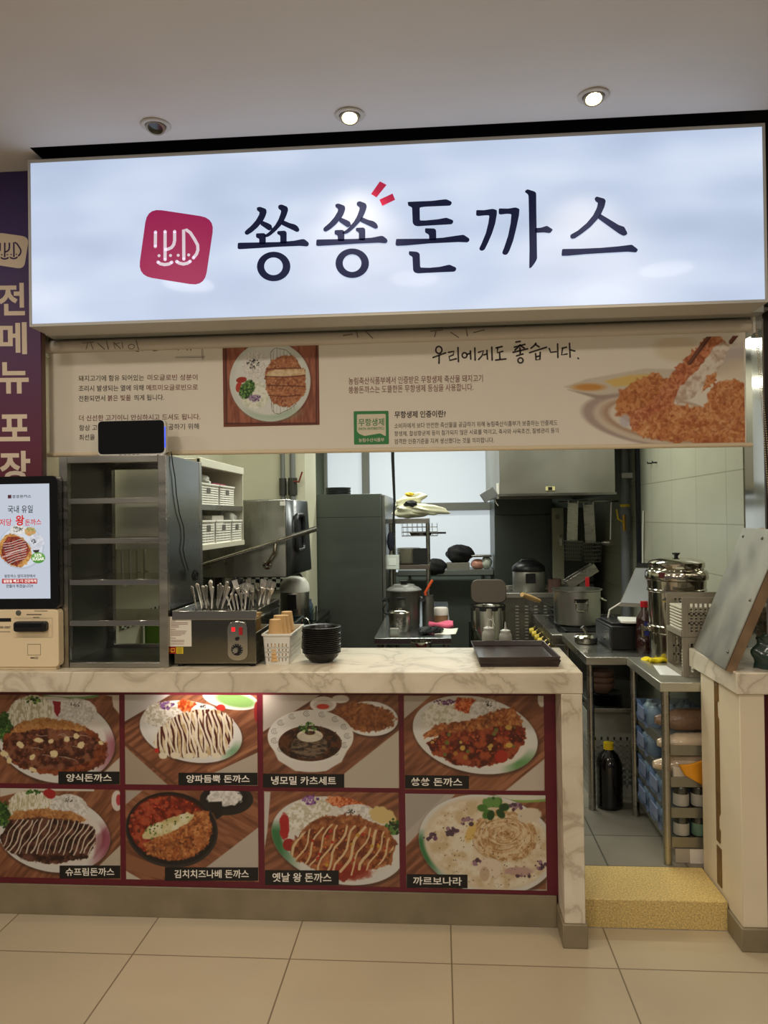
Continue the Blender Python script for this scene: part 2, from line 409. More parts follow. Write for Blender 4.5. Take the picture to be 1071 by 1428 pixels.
# ------------------------------------------------------------------ kitchen shell
struct(MB().box(-1.75, 1.7, .284, 4.8, 0, .112).build('floor', KFLOOR, smooth=0))
struct(MB().box(-1.75, 1.7, .13, 4.8, 2.7, 2.76).build('ceiling', mat('kitchen_ceiling', (200, 200, 186), .8), smooth=0))
struct(MB().box(-1.75, -1.52, .40, 4.8, .112, 2.7).build('wall_left', WPAINT, smooth=0))
struct(MB().box(1.48, 1.7, .82, 4.8, .112, 2.7).build('wall_right', WTILE, smooth=0))
struct(MB().box(1.298, 1.304, .142, .245, 1.016, 2.7).box(1.304, 1.5, .24, .245, 1.016, 2.7).box(1.484, 1.7, .245, .82, .112, 2.7).build('trim_3', CHROME, smooth=0))
struct(MB().box(-1.52, -.935, 2.25, 2.72, .112, 2.7).build('wall_return', WPAINT, smooth=0))
b = MB().box(-1.52, 1.48, 4.7, 4.8, .112, 1.04).box(.62, 1.48, 4.7, 4.8, 1.04, 2.7).box(-1.52, -1.14, 4.7, 4.8, 1.04, 2.7)
struct(b.build('wall_back', DGREEN, smooth=0))
wf = MB().box(-1.14, .62, 4.6, 4.66, 1.655, 1.735).box(-.775, -.70, 4.6, 4.66, 1.735, 2.7).box(-1.16, -1.13, 4.6, 4.66, 1.04, 2.7).box(.60, .64, 4.6, 4.66, 1.04, 2.7)
wf = struct(wf.build('window_1', FRAMEM, bevel=.004))
MB().box(-1.14, .62, 4.66, 4.69, 1.04, 2.7).build('pane', WINDOWM, wf, smooth=0)
struct(MB().box(.517, 1.078, 0, .284, 0, .112).build('trim_4', STONE, bevel=.004))
struct(MB().box(-1.60, 1.25, .0, .07, 2.362, 2.40).box(-1.66, 1.30, .14, .30, 2.33, 2.42).box(-1.66, 1.30, .07, .14, 2.39, 2.42).build('trim_5', mat('soffit_grey', (176, 176, 168), .35, .5), bevel=.003))

# ------------------------------------------------------------------ counters
ct = thing('serving_counter', 'long marble-topped serving counter with the menu board on its front', 'counter', (-.8, .1, 0))
MB().box(-2.4, .520, -.14, .395, .935, 1.015).build('countertop', MARBLE, ct, bevel=.004, world=True)
MB().box(-2.4, .44, .014, .38, .0, .935).build('cabinet_body', BURG, ct, world=True)
MB().box(.440, .517, -.14, .39, .088, .935).build('end_panel', MARBLE, ct, bevel=.003, world=True)
MB().box(-2.4, .432, -.006, .014, 0, .122).build('baseboard', SKIRT, ct, bevel=.002, world=True)
MB().box(.432, .524, -.147, .392, 0, .088).build('plinth', SKIRT, ct, bevel=.004, world=True)
rc = thing('side_counter', 'short pale marble-topped counter stub right of the gap, under the leaning steel tray', 'counter', (1.3, .1, 0))
PALE = mat('pale_panel', (226, 212, 184), .45, noise=.04, ns=5)
MB().box(1.070, 2.4, -.14, .385, .935, 1.015).build('countertop', MARBLE, rc, bevel=.004, world=True)
MB().box(1.083, 1.172, -.13, .282, .085, .935).build('end_panel', PALE, rc, bevel=.003, world=True)
MB().box(1.172, 2.4, .0, .28, .0, .935).build('cabinet_body', BURG, rc, world=True)
MB().box(1.074, 1.180, -.14, .23, 0, .085).build('plinth', SKIRT, rc, bevel=.004, world=True)
b = MB().prism([(.08, .30), (.115, .30), (.115, .93), (.10, .94), (.075, .93), (.075, .86), (.09, .855), (.085, .80), (.075, .79), (.075, .42), (.09, .40), (.09, .36), (.075, .35)], 1.079, 1.085, 'YZ')
b.prism([(.07, .13), (.115, .13), (.115, .28), (.07, .28)], 1.079, 1.085, 'YZ')
b.build('hinge_strip', mat('aged_brown_hinge', (112, 84, 44), .5, noise=.2, ns=20), rc, world=True)

# ------------------------------------------------------------------ ceiling lamps
def downlight(x, y, lit, label):
    t = thing('downlight', label, 'ceiling lamp', (x, y, 3.04), group='recessed ceiling spotlights')
    MB().lathe([(.036, 0), (.052, -.001), (.054, -.004), (.05, -.007), (.038, -.006), (.036, 0)], n=40).build('trim_ring', mat('lamp_ring', (205, 200, 192), .4), t)
    g = MB(); g.mx = Matrix.Rotation(math.radians(-18), 4, 'X')
    g.lathe([(.037, -.004), (.034, -.016), (.027, -.017), (.022, .0), (.030, .012), (.037, -.004)], n=32).build('gimbal', mat('lamp_gimbal', (150, 140, 120), .3, .8), t)
    g = MB(); g.mx = Matrix.Rotation(math.radians(-18), 4, 'X')
    g.lathe([(0, -.006), (.024, -.006), (.024, -.003), (0, -.003)], n=24)
    g.build('lens', mat('lit_lens', (255, 226, 170), .3, emit=42.0) if lit else mat('dark_lens', (52, 66, 62), .15, coat=1), t)
    if lit:
        l = lamp('spot', 'SPOT', (0, 0, -.03), 26, (1, .78, .5), .03, spot=88, blend=.7); l.parent = t
    return t
downlight(-1.01, -.305, False, 'unlit recessed spotlight in the ceiling above the pink logo')
downlight(-.299, -.305, True, 'lit warm recessed spotlight in the ceiling above the middle of the sign')
downlight(.549, -.345, True, 'lit warm recessed spotlight in the ceiling above the last sign character')
# ------------------------------------------------------------------ the big light-box sign
SONG = chr(0xC45D)
NAVY = mat('sign_navy', (34, 42, 82), .6, emit=.14, spec=.15)
PINK = mat('sign_pink', (176, 14, 96), .4, emit=.3)
TICK = mat('sign_red', (205, 38, 84), .35, emit=.35)
LILAC = mat('sign_lilac', (226, 216, 236), .35, emit=.45)
def sign_face():
    m = bpy.data.materials.new('lit_sign_acrylic'); m.use_nodes = True; nt = m.node_tree; b = nt.nodes['Principled BSDF']; L = nt.links.new
    tc = nt.nodes.new('ShaderNodeTexCoord'); mp = nt.nodes.new('ShaderNodeMapping'); mp.inputs['Scale'].default_value = (1.3, 1, 3.4); L(tc.outputs['Object'], mp.inputs[0])
    n = nt.nodes.new('ShaderNodeTexNoise'); n.inputs['Scale'].default_value = 1.5; n.inputs['Detail'].default_value = 1.5; L(mp.outputs[0], n.inputs[0])
    r = nt.nodes.new('ShaderNodeValToRGB'); L(n.outputs[0], r.inputs[0]); e = r.color_ramp.elements
    e[0].position = .28; e[0].color = rgba((176, 193, 220)); e[1].position = .74; e[1].color = rgba((216, 228, 248))
    k = e.new(.5); k.color = rgba((192, 208, 234))
    L(r.outputs[0], b.inputs['Emission Color']); b.inputs['Emission Strength'].default_value = .93
    b.inputs['Base Color'].default_value = rgba((120, 124, 134)); b.inputs['Roughness'].default_value = .6; b.inputs['Specular IOR Level'].default_value = .2
    b.inputs['Coat Weight'].default_value = .07; b.inputs['Coat Roughness'].default_value = .06
    return m
SY = -.1505
sg = thing('light_box_sign', 'big white lit sign box with dark Korean lettering above the serving opening', 'sign', (-.19, -.075, 2.362))
fr = MB().box(-1.582, 1.200, -.148, 0, 3.0, 3.012).box(-1.582, 1.200, -.148, 0, 2.360, 2.372).box(-1.582, -1.572, -.148, 0, 2.372, 3.0).box(1.190, 1.200, -.148, 0, 2.372, 3.0)
fr.box(-1.582, 1.2, -.152, -.148, 3.004, 3.012).box(-1.582, 1.2, -.152, -.148, 2.360, 2.367).box(-1.582, -1.576, -.152, -.148, 2.367, 3.004).box(1.194, 1.2, -.152, -.148, 2.367, 3.004)
fr.build('frame', mat('sign_frame', (196, 194, 188), .45), sg, world=True)
MB().box(-1.572, 1.190, -.149, -.143, 2.372, 3.0).build('face_panel', sign_face(), sg, world=True, smooth=0)
PL = dict(Y=SY)
B_ = shift((320, 260), 4.4625); C_ = shift((540, 240), 5.637); D_ = shift((710, 240), 5.637); A_ = shift((180, 270), 3.825)
SS = [[(170, 130), (190, 126), (228, 140), (232, 160), (222, 190), (208, 215), (175, 255), (140, 285), (112, 302), (98, 298), (94, 285), (100, 275), (135, 245), (165, 210), (185, 175), (188, 160), (170, 148)],
      [(204, 213), (240, 228), (262, 240), (265, 255), (268, 262), (248, 276), (235, 268), (190, 237)],
      [(303, 118), (322, 111), (360, 126), (366, 145), (355, 180), (340, 212), (325, 238), (290, 275), (262, 300), (240, 314), (222, 316), (212, 308), (245, 285), (285, 240), (305, 205), (318, 170), (322, 150), (303, 138)],
      [(334, 210), (375, 228), (405, 235), (425, 248), (436, 268), (432, 280), (418, 284), (395, 272), (322, 238)],
      [(165, 292), (215, 290), (226, 298), (226, 360), (185, 360), (185, 325), (165, 318)],
      [(297, 278), (345, 275), (356, 285), (356, 355), (316, 355), (316, 305), (297, 297)],
      [(52, 352), (60, 350), (300, 346), (400, 338), (455, 327), (468, 329), (492, 348), (495, 362), (485, 374), (440, 370), (300, 376), (180, 384), (60, 391), (50, 386)]]
txt = MB()
for dx, dy in ((0, 0), (489, -20)):
    for p in SS: poly(txt, [(x+dx, y+dy) for x, y in p], PL, B_, 9)
    o_ = arc(275+dx, 498+dy, 104, 92, 0, 360, 40)[:-1]; i_ = arc(274+dx, 497+dy, 58, 55, 0, 360, 40)[:-1]
    txt.add([at(*B_(p), **PL) for p in o_+i_], [(k, (k+1) % 40, 40+(k+1) % 40, 40+k) for k in range(40)])
for p in ([(160, 235), (175, 233), (350, 226), (430, 216), (465, 213), (505, 232), (508, 245), (496, 264), (440, 266), (300, 272), (255, 278), (257, 380), (300, 380), (400, 370), (465, 358), (518, 378), (519, 395), (508, 410), (420, 415), (300, 422), (240, 426), (215, 420), (200, 400), (195, 280), (185, 272), (165, 265)],
          [(297, 441), (370, 443), (384, 455), (386, 535), (330, 535), (328, 492), (297, 475)],
          [(70, 525), (85, 525), (330, 523), (440, 515), (540, 500), (600, 492), (645, 522), (647, 538), (632, 553), (560, 550), (330, 561), (150, 577), (75, 580), (64, 572)],
          [(170, 621), (235, 626), (255, 640), (259, 750), (330, 752), (410, 745), (490, 727), (541, 750), (543, 768), (528, 783), (400, 788), (240, 796), (213, 788), (203, 770), (198, 665), (170, 650)],
          [(700, 298), (760, 299), (830, 288), (862, 298), (862, 330), (850, 400), (825, 480), (790, 560), (765, 610), (745, 620), (728, 614), (723, 600), (740, 565), (775, 480), (795, 400), (803, 340), (770, 340), (715, 346), (698, 340)],
          [(877, 285), (950, 287), (1010, 277), (1040, 290), (1036, 340), (1015, 440), (990, 540), (960, 620), (945, 645), (928, 652), (908, 645), (904, 630), (920, 590), (950, 500), (970, 400), (976, 330), (940, 328), (890, 334), (876, 328)]):
    poly(txt, p, PL, C_, 10)
for p in ([(125, 148), (142, 134), (200, 152), (213, 165), (214, 300), (220, 680), (205, 710), (175, 750), (158, 757), (160, 600), (155, 300), (152, 185), (145, 172), (125, 158)],
          [(205, 440), (250, 437), (298, 421), (345, 452), (322, 480), (270, 474), (205, 478)],
          [(670, 207), (687, 191), (750, 209), (760, 225), (750, 270), (722, 332), (700, 365), (640, 430), (570, 485), (515, 522), (490, 524), (479, 510), (483, 492), (540, 460), (610, 400), (660, 340), (690, 280), (698, 240), (680, 232)],
          [(716, 328), (790, 372), (860, 415), (905, 430), (930, 478), (925, 492), (900, 502), (865, 485), (696, 363)],
          [(417, 604), (560, 602), (720, 595), (860, 583), (965, 570), (1014, 608), (1000, 632), (930, 626), (760, 635), (600, 645), (470, 657), (415, 659), (412, 648)]):
    poly(txt, p, PL, D_, 10)
txt.build('lettering', NAVY, sg, smooth=0, world=True)
tk = MB(); poly(tk, [(881, 47), (915, 68), (978, -10), (936, -32)], PL, B_); poly(tk, [(933, 82), (1015, 44), (1031, 83), (951, 121)], PL, B_)
tk.build('accent_strokes', TICK, sg, smooth=0, world=True)
lf, lm = MB(), MB()
poly(lf, [(97, 77), (457, 131), (403, 495), (47, 438)], PL, A_, 78)
MARK = ([(141, 205), (140, 282)], [(192, 202), (192, 352)], [(243, 202), (243, 250), (238, 272), (226, 288), (208, 296), (195, 298)],
        [(292, 350), (291, 194), (306, 194), (326, 208), (350, 245), (366, 275), (367, 300), (360, 322), (343, 343)],
        [(154, 365), (166, 374), (190, 379), (214, 375), (228, 366)], [(254, 362), (268, 371), (290, 376), (312, 371), (326, 361)])
def mark(mb, pl, f, k):
    for p in MARK: stroke(mb, p, 17/k, pl, f)
    for c in ((160, 331), (221, 330), (262, 329), (318, 327)): poly(mb, arc(*c, 8, 8, 0, 330, 11), pl, f)
mark(lm, dict(Y=SY-.0008), A_, 3.825)
lo = lf.build('emblem', PINK, sg, smooth=0, world=True); lm.build('emblem_mark', LILAC, lo, smooth=0, world=True)

# ------------------------------------------------------------------ tall purple sign on the wall at the left
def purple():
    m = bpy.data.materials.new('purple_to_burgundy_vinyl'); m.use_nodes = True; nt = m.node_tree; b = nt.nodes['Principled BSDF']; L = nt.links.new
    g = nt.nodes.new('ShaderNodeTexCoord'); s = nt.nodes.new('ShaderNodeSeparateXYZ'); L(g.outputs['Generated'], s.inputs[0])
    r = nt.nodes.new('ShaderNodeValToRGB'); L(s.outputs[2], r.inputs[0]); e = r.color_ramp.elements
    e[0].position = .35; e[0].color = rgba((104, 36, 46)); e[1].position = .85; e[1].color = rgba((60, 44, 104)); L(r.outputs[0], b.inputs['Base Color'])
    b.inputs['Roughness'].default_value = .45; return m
ws = thing('wall_sign', 'tall narrow purple wall sign with cream Korean characters left of the serving opening', 'sign', (-1.9, -.005, 1.016))
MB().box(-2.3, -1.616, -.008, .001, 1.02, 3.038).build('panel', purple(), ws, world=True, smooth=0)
PW = dict(Y=-.0086); k_ = 3.1044
IVORY = mat('ivory_vinyl', (226, 208, 186), .45)
wl = MB(); E_ = shift((0, 220), 3.1)
for ch, x0, x1, y0, y1 in (('전', 0, 108, 542, 682), ('메', 0, 117, 712, 850), ('뉴', 2, 125, 884, 1020), ('포', 5, 130, 1110, 1226), ('장', 6, 132, 1268, 1412)):
    letters(wl, ch, E_((x0-6, y1)), E_((x1, y1-1)), E_((x0-8, y0)), .028, PW)
wl.build('lettering', IVORY, ws, smooth=0, world=True)
def F_(p): return (-12+(p[0]-47)*.128, 325+(p[1]-77)*.1235-1.2)
e1, e2 = MB(), MB(); poly(e1, [(97, 77), (457, 131), (403, 495), (47, 438)], PW, F_, 78); mark(e2, dict(Y=-.0094), F_, 7.9)
eb = e1.build('emblem', IVORY, ws, smooth=0, world=True); e2.build('emblem_mark', mat('purple_ink', (64, 40, 88), .5), eb, smooth=0, world=True)

# ------------------------------------------------------------------ printed roller blind
BASE = (228, 220, 204)
CLOTH = mat('blind_cloth', BASE, .7); TUBEC = mat('blind_back', (208, 198, 184), .6)
rb = thing('roller_blind', 'cream printed roller blind with food pictures hanging under the lit sign', 'blind', (-.2, .1, 2.33))
BY = .1
b = MB(); b.mx = Matrix.Translation((0, .1, 2.338)) @ Matrix.Rotation(math.radians(90), 4, 'Y')
b.lathe([(0, -1.65), (.027, -1.65), (.027, 1.232), (0, 1.232)], n=28).build('roller', TUBEC, rb, world=True)
b = MB()
b.add([(-1.640, BY, 2.34), (1.218, BY, 2.34), (1.214, BY, 1.868), (-1.640, BY, 1.885)], [(0, 1, 2, 3)])
b.build('fabric', CLOTH, rb, smooth=0, world=True, solid=.0006)
b = MB(); b.tube([(-1.648, BY, 1.882), (1.235, BY, 1.866)], .0095, 12); b.build('bottom_bar', mat('bar_cream', (222, 204, 172), .4), rb, world=True)
MB().box(1.232, 1.242, .06, .13, 2.30, 2.372).build('bracket', WHITE, rb, bevel=.002, world=True)
MB().box(-1.659, -1.650, .06, .13, 2.30, 2.372).build('bracket', WHITE, rb, bevel=.002, world=True)
b = MB()
for i in range(128):
    for s, x in ((0, 1.240), (1, 1.250)):
        z = 2.33-i*.0092; b.blob((x+.00055*i*(1.2 if s else 1), .062+.012*s, z), (.0028,)*3, 6, 4)
b.build('bead_chain', mat('chain_beads', (196, 176, 140), .35), rb, world=True)
BP = dict(Y=BY-.0012)
G1 = shift((90, 455), 5.1); G2 = shift((470, 510), 3.2455); G3 = shift((590, 460), 4.4625)
def tl(mb, s, f, x0, x1, y0, y1, h, bold=0.0, pl=BP):
    a = f((x0, y0)); c = f((x1, y1)); hh = h*(f((0, 1))[1]-f((0, 0))[1])
    letters(mb, s, a, c, (a[0], a[1]-hh), bold, pl)
d = MB(); r = MB()
for m_, s, x0, x1, y0, y1 in ((d, '돼지고기에 함유 되어있는', 100, 565, 392, 386), (r, '미오글로빈 성분이', 590, 945, 386, 383), (d, '조리시 발생되는 열에 의해', 100, 562, 464, 458),
        (r, '메트미오글로빈으로', 582, 948, 458, 454), (d, '전환되면서', 100, 288, 536, 532), (r, '붉은 빛을', 305, 472, 532, 529), (d, '띄게 됩니다.', 495, 708, 529, 526),
        (r, '더 신선한 고기이니 안심하시고 드셔도 됩니다.', 103, 965, 674, 664), (d, '항상 고', 104, 232, 744, 741), (d, '제공하기 위해', 695, 955, 736, 732), (d, '최선을', 104, 215, 812, 808)):
    tl(m_, s, G1, x0, x1, y0, y1, 42, .006)
DARK2 = mat('print_dark', (58, 48, 44), .6); RED2 = mat('print_brown_red', (120, 58, 52), .6)
g = MB()
for p, w in (([(788, 224), (998, 220)], 3), ([(788, 216), (998, 213)], 2), ([(976, 150), (979, 238)], 3), ([(984, 150), (986, 236)], 2), ([(505, 165), (508, 176), (530, 178)], 9), ([(553, 164), (556, 176)], 9),
             ([(612, 164), (640, 174), (665, 168)], 9), ([(808, 155), (808, 172)], 8), ([(872, 153), (872, 172)], 9), ([(898, 153), (899, 172)], 9)):
    stroke(g, p, w/5.1, BP, G1, cap=False)
R1 = '농림축산식품부에서 인증받은 무항생제 축산물 돼지고기'
tl(r, R1, G2, 52, 660, 86, 73, 33, .003); tl(r, SONG+SONG+'돈까스는 도뜰한돈 무항생제 등심을 사용합니다.', G2, 52, 617, 126, 113, 33, .003)
tl(d, '무항생제 인증이란?', G2, 260, 492, 238, 233, 32, .02)
for s, x1, y0, y1 in (('소비자에게 보다 안전한 축산물을 공급하기 위해 농림축산식품부가 보증하는 인증제도', 998, 284, 270), ('항생제, 합성항균제 등이 첨가되지 않은 사료를 먹이고, 축사와 사육조건, 질병관리 등의', 1003, 320, 305), ('엄격한 인증기준을 지켜 생산했다는 것을 의미합니다.', 710, 355, 348)):
    tl(d, s, G2, 260, x1, y0, y1, 24, 0)
for p in ([*arc(98, 125, 19, 22, 0, 360, 18)], [(62, 172), (100, 158), (140, 143)], [(100, 160), (99, 208)],
          [(158, 140), (192, 134), (188, 156), (162, 166), (166, 190), (206, 180)], [(217, 110), (220, 198)],
          [*arc(258, 158, 15, 16, 0, 360, 16)], [(275, 152), (294, 146)], [(294, 132), (297, 182)], [(322, 113), (324, 188)],
          [(345, 140), (376, 130), (366, 162), (346, 184)], [(378, 156), (397, 150)], [(397, 128), (401, 182)], [(427, 108), (430, 188)],
          [(455, 112), (492, 104)], [(464, 112), (462, 142), (496, 134)], [(476, 146), (478, 180)], [(452, 188), (515, 181)],
          [(578, 76), (604, 72)], [(568, 108), (634, 90)], [(604, 94), (572, 126)], [(604, 96), (630, 114)], [(603, 112), (603, 130)], [(560, 140), (650, 118)], [(606, 130), (604, 148)], [(582, 162), (622, 150)], [*arc(606, 190, 16, 16, 0, 360, 16)],
          [(702, 84), (690, 100), (672, 114)], [(700, 92), (722, 106)], [(663, 142), (768, 108)], [(700, 148), (703, 188), (727, 184), (729, 140)], [(702, 168), (727, 162)],
          [(785, 116), (794, 140), (828, 136)], [(837, 88), (839, 172)], [(866, 114), (892, 108)], [(868, 114), (862, 156), (896, 150)], [(911, 84), (915, 170)], [(915, 124), (944, 132)], [(964, 176), (967, 179)]):
    stroke(d, p, 10.5/4.4625, BP, G3)
d.build('lettering', DARK2, rb, smooth=0, world=True)
r.build('lettering', RED2, rb, smooth=0, world=True)
for p, w in (([(125, 120), (208, 112)], 5), ([(165, 118), (152, 165)], 5), ([(184, 115), (205, 166)], 5), ([(232, 118), (286, 166)], 6), ([(298, 104), (312, 166)], 6), ([(345, 112), (400, 162)], 6), ([(408, 112), (415, 158)], 5), ([(360, 160), (350, 128), (395, 118)], 5),
             (arc(475, 145, 22, 17, 0, 360, 16), 5), ([(508, 96), (526, 168)], 6)):
    stroke(g, p, w/5.1, dict(Y=.0722), G1, cap=False)
for p in ([(478, 468), (492, 466)], [(497, 460), (499, 471)], [(510, 462), (520, 472)], [(600, 462), (618, 460)], [(608, 462), (606, 470)], [(628, 463), (640, 471)], [(650, 458), (652, 469)], [(660, 464), (676, 460)]):
    stroke(g, p, 1.4, dict(Y=.0722), cap=False)
g.build('faint_strokes', mat('print_grey', (120, 108, 98), .6), rb, smooth=0, world=True)
b = MB(); poly(b, [(75, 206), (233, 204), (235, 355), (77, 357)], dict(Y=BY-.001), G2, 6)
bd = b.build('certification_badge', mat('badge_green', (52, 128, 72), .6), rb, smooth=0, world=True)
b = MB(); poly(b, [(90, 220), (220, 218), (221, 320), (195, 306), (160, 312), (125, 318), (100, 308), (90, 296)], dict(Y=BY-.0016), G2, 5)
tl(b, '농림수산식품부', G2, 98, 214, 346, 344, 18, .015, dict(Y=BY-.0016)); b.build('badge_white', mat('badge_cream', (216, 206, 182), .6), bd, smooth=0, world=True)
b = MB(); tl(b, '무항생제', G2, 97, 213, 274, 271, 34, .01, dict(Y=BY-.0022)); tl(b, '(NON ANTIBIOTIC)', G2, 97, 213, 295, 292, 15, .01, dict(Y=BY-.0022))
b.build('badge_lettering', MATS['badge_green'], bd, smooth=0, world=True)

# printed photographs: palette
CRUMB = [(96, 44, 22), (156, 82, 40), (190, 112, 58), (222, 158, 96)]
SAUCE = [(52, 20, 12), (92, 40, 24), (128, 66, 40)]
REDS = [(76, 20, 8), (124, 44, 20), (162, 76, 42)]
RICE = [(196, 192, 184), (226, 222, 214), (244, 242, 236)]
WOOD = [(112, 66, 44), (140, 86, 58), (162, 106, 74)]
GREEN = [(26, 52, 20), (52, 92, 34), (96, 138, 62)]
PLATE = (226, 224, 216)
def wood(c, m, rot=0.0, dark=1.0): c.put(m, c.tone([tuple(v*dark for v in w) for w in WOOD], 26, 3, 3, sx=.25, sy=2, rot=rot))
def plate(c, cx, cy, rx, ry, rot=0, rim=(226, 224, 216), inner=(236, 234, 228), edge=None, w=.86):
    c.put(c.m_ell(cx+3, cy+6, rx*1.02, ry*1.03, rot, 8)*.45, (40, 28, 22)); c.put(c.m_ell(cx, cy, rx, ry, rot), rim)
    if edge: c.put(c.m_ell(cx, cy, rx, ry, rot)*np.clip(edge[1](c.x, c.y), 0, 1), edge[0])
    c.put(c.m_ell(cx, cy-2, rx*w, ry*w, rot, 8), inner)
def rice(c, cx, cy, rx, ry, seeds=(0, 0)):
    c.put(c.m_ell(cx, cy, rx, ry, 0, 3, 2), c.tone(RICE, 7, 7)); c.dots(c.m_ell(seeds[0], seeds[1], rx*.22, ry*.25), 16, (1.2, 2.6), [(24, 24, 22), (60, 50, 40)], 5)
def cutlet(c, m, seed=2, cols=CRUMB, n=260, size=(1.5, 4)):
    c.put(m, c.tone(cols, 40, seed+3, 2, 1.0)*.5+c.tone(cols, 12, seed, 4, 1.5)*.5); c.dots(m, n, size, [tuple((v*.55+w*.45) for v, w in zip(k, cols[len(cols)//2])) for k in cols], seed, 2.6, 2.2)
def sauce(c, m, seed=4, cols=SAUCE, n=60):
    c.put(m, c.tone(cols, 20, seed, 4, 1.5)); c.dots(m, n, (1, 3), [tuple(min(255, v*1.35+14) for v in cols[1])], seed, 1.5, 1.6)
def drizzle(c, m, ang, gap, w, col, x0, y0, n, ln, wob=5, seed=1):
    rn = random.Random(seed); a = math.radians(ang); dx, dy = math.cos(a), math.sin(a); t = np.zeros(c.x.size)
    for i in range(n):
        ox, oy = x0-dy*gap*i*(-1), y0+dx*gap*i*(0); P = []; ph = rn.uniform(0, 6)
        for k in range(9):
            u = ln*(k/8-.5)*rn.uniform(.9, 1.1); q = wob*math.sin(ph+k*1.1)
            P.append((x0+i*gap+dx*u-dy*q, y0+dy*u+dx*q))
        t = np.maximum(t, c.m_line(P, w*rn.uniform(.7, 1.4)))
    c.put(t*m, col)
PRINT = print_mat('printed_ink', .32, .0); BPRINT = print_mat('printed_cloth', .7)

# cutlet on a plate, printed on the blind (left picture)
def brect(x0, y0, x1, y1, Y): 
    a = at(x0, (y0+y1)/2, Y=Y); b_ = at(x1, (y0+y1)/2, Y=Y); c_ = at((x0+x1)/2, y1, Y=Y); d_ = at((x0+x1)/2, y0, Y=Y)
    return a[0], b_[0], c_[2], d_[2]
GB = .92
c = Canvas(*brect(311, 476, 445, 594, BY-.001), BY-.001, .0022, (150, 84, 60), 3).crop((300, 470), 6.694)
c.put(np.ones(c.x.size), c.tone([(132, 74, 54), (156, 92, 68), (170, 104, 78)], 60, 1, 3, sx=3, sy=.5))
for p in ([(80, 60), (85, 830)], [(970, 60), (968, 830)], [(80, 826), (980, 822)]): c.put(c.m_line(p, 26), (120, 62, 46)); 
for p in ([(100, 60), (108, 812)], [(945, 60), (945, 808)], [(100, 808), (950, 806)]): c.put(c.m_line(p, 12, 10), (72, 36, 28))
c.put(c.m_ell(520, 420, 385, 380, 0, 20)*.6, (90, 50, 38)); c.put(c.m_ell(512, 415, 378, 374, 0, 5), (214, 218, 208))
c.put(c.m_ell(540, 700, 220, 70, 0, 60)*.6, (150, 184, 150)); c.put(c.m_ell(505, 405, 330, 325, 0, 30), (224, 226, 218))
rice(c, 375, 262, 122, 130, (350, 255)); c.dots(c.m_ell(355, 250, 60, 45), 34, (4, 7), [(28, 28, 26)], 3)
for x in range(545, 760, 32): c.put(c.m_line([(x, 110+abs(x-600)*.35), (x, 715-abs(x-600)*.3)], 4), (150, 142, 130))
c.put(c.m_line([(525, 590), (530, 680), (560, 715), (600, 718), (700, 670), (760, 620)], 6), (130, 120, 108)); c.put(c.m_line([(520, 260), (520, 140), (560, 102), (660, 120), (770, 220)], 6), (130, 120, 108))
c.put(c.m_ell(370, 540, 130, 130, 0, 20, 14), c.tone([(206, 212, 186), (232, 232, 212), (240, 240, 228)], 22, 5, 4, 1.5))
c.put(c.m_ell(245, 400, 50, 28, -10), (166, 52, 36)); c.put(c.m_ell(222, 468, 30, 48, 10), (184, 62, 46)); c.put(c.m_ell(300, 490, 62, 90, 30, 6, 14), c.tone(GREEN, 12, 6)); c.dots(c.m_ell(298, 490, 62, 95, 30), 120, (4, 9), GREEN+[(130, 170, 90)], 2)
c.dots(c.m_ell(365, 570, 60, 34), 70, (4, 9), [(140, 110, 150), (176, 150, 180), (96, 70, 110)], 4)
m = c.m_poly([(480, 300), (520, 230), (590, 182), (660, 172), (740, 190), (790, 250), (812, 300), (840, 300), (845, 470), (822, 545), (780, 600), (700, 648), (620, 640), (540, 610), (500, 540), (480, 450), (466, 370)], 6, 12, 30)
cutlet(c, m, 2, [(112, 58, 34), (160, 92, 58), (186, 122, 80), (206, 152, 112)], 700, (4, 9))
c.put(c.m_poly([(490, 330), (560, 306), (700, 300), (832, 296), (838, 345), (700, 368), (560, 366), (480, 370)], 5, 5, 20), c.tone([(196, 160, 116), (222, 194, 150), (232, 208, 170)], 30, 8))
for p in ([(470, 368), (650, 374), (835, 360)], [(480, 450), (650, 456), (840, 460)], [(490, 300), (650, 290), (800, 290)], [(500, 545), (650, 555), (800, 540)]): c.put(c.m_line(p, 9, 6)*.8, (84, 36, 24))
c.build('printed_photo', BPRINT, rb, GB)
# cutlet lifted with chopsticks, printed on the blind (right picture)
c = Canvas(*brect(772, 472, 1038, 620, BY-.001), BY-.001, .0026, (236.8, 228.5, 211.9), 5).crop((770, 450), 3.693)
c.put(c.m_ell(640, 130, 110, 70, 0, 30)*.8, (222, 204, 172)); c.put(c.m_ell(900, 190, 150, 60, -18, 40)*.7, (176, 162, 156)); c.put(c.m_ell(940, 240, 110, 50, -10, 40)*.6, (226, 208, 176))
c.put(c.m_poly([(60, 330), (180, 290), (480, 236), (700, 240), (740, 300), (500, 380), (230, 392), (120, 352)], 10), (212, 200, 182)); c.put(c.m_poly([(80, 345), (230, 392), (420, 380), (230, 372)], 10)*.7, (150, 132, 122))
c.put(c.m_ell(190, 332, 80, 18, 0, 12), (206, 146, 72)); c.put(c.m_poly([(270, 300), (400, 270), (560, 262), (440, 320), (320, 330)], 14), (222, 190, 110))
c.put(c.m_ell(520, 500, 370, 130, 8, 12)*.9, (172, 150, 140)); c.put(c.m_ell(560, 505, 350, 122, 8, 10), (214, 198, 178)); c.put(c.m_ell(580, 500, 330, 108, 8, 14)*.7, (170, 134, 104)); c.put(c.m_ell(600, 500, 310, 98, 8, 8), (224, 212, 194))
ORNG = [(158, 84, 44), (192, 112, 62), (212, 142, 86), (228, 172, 120)]
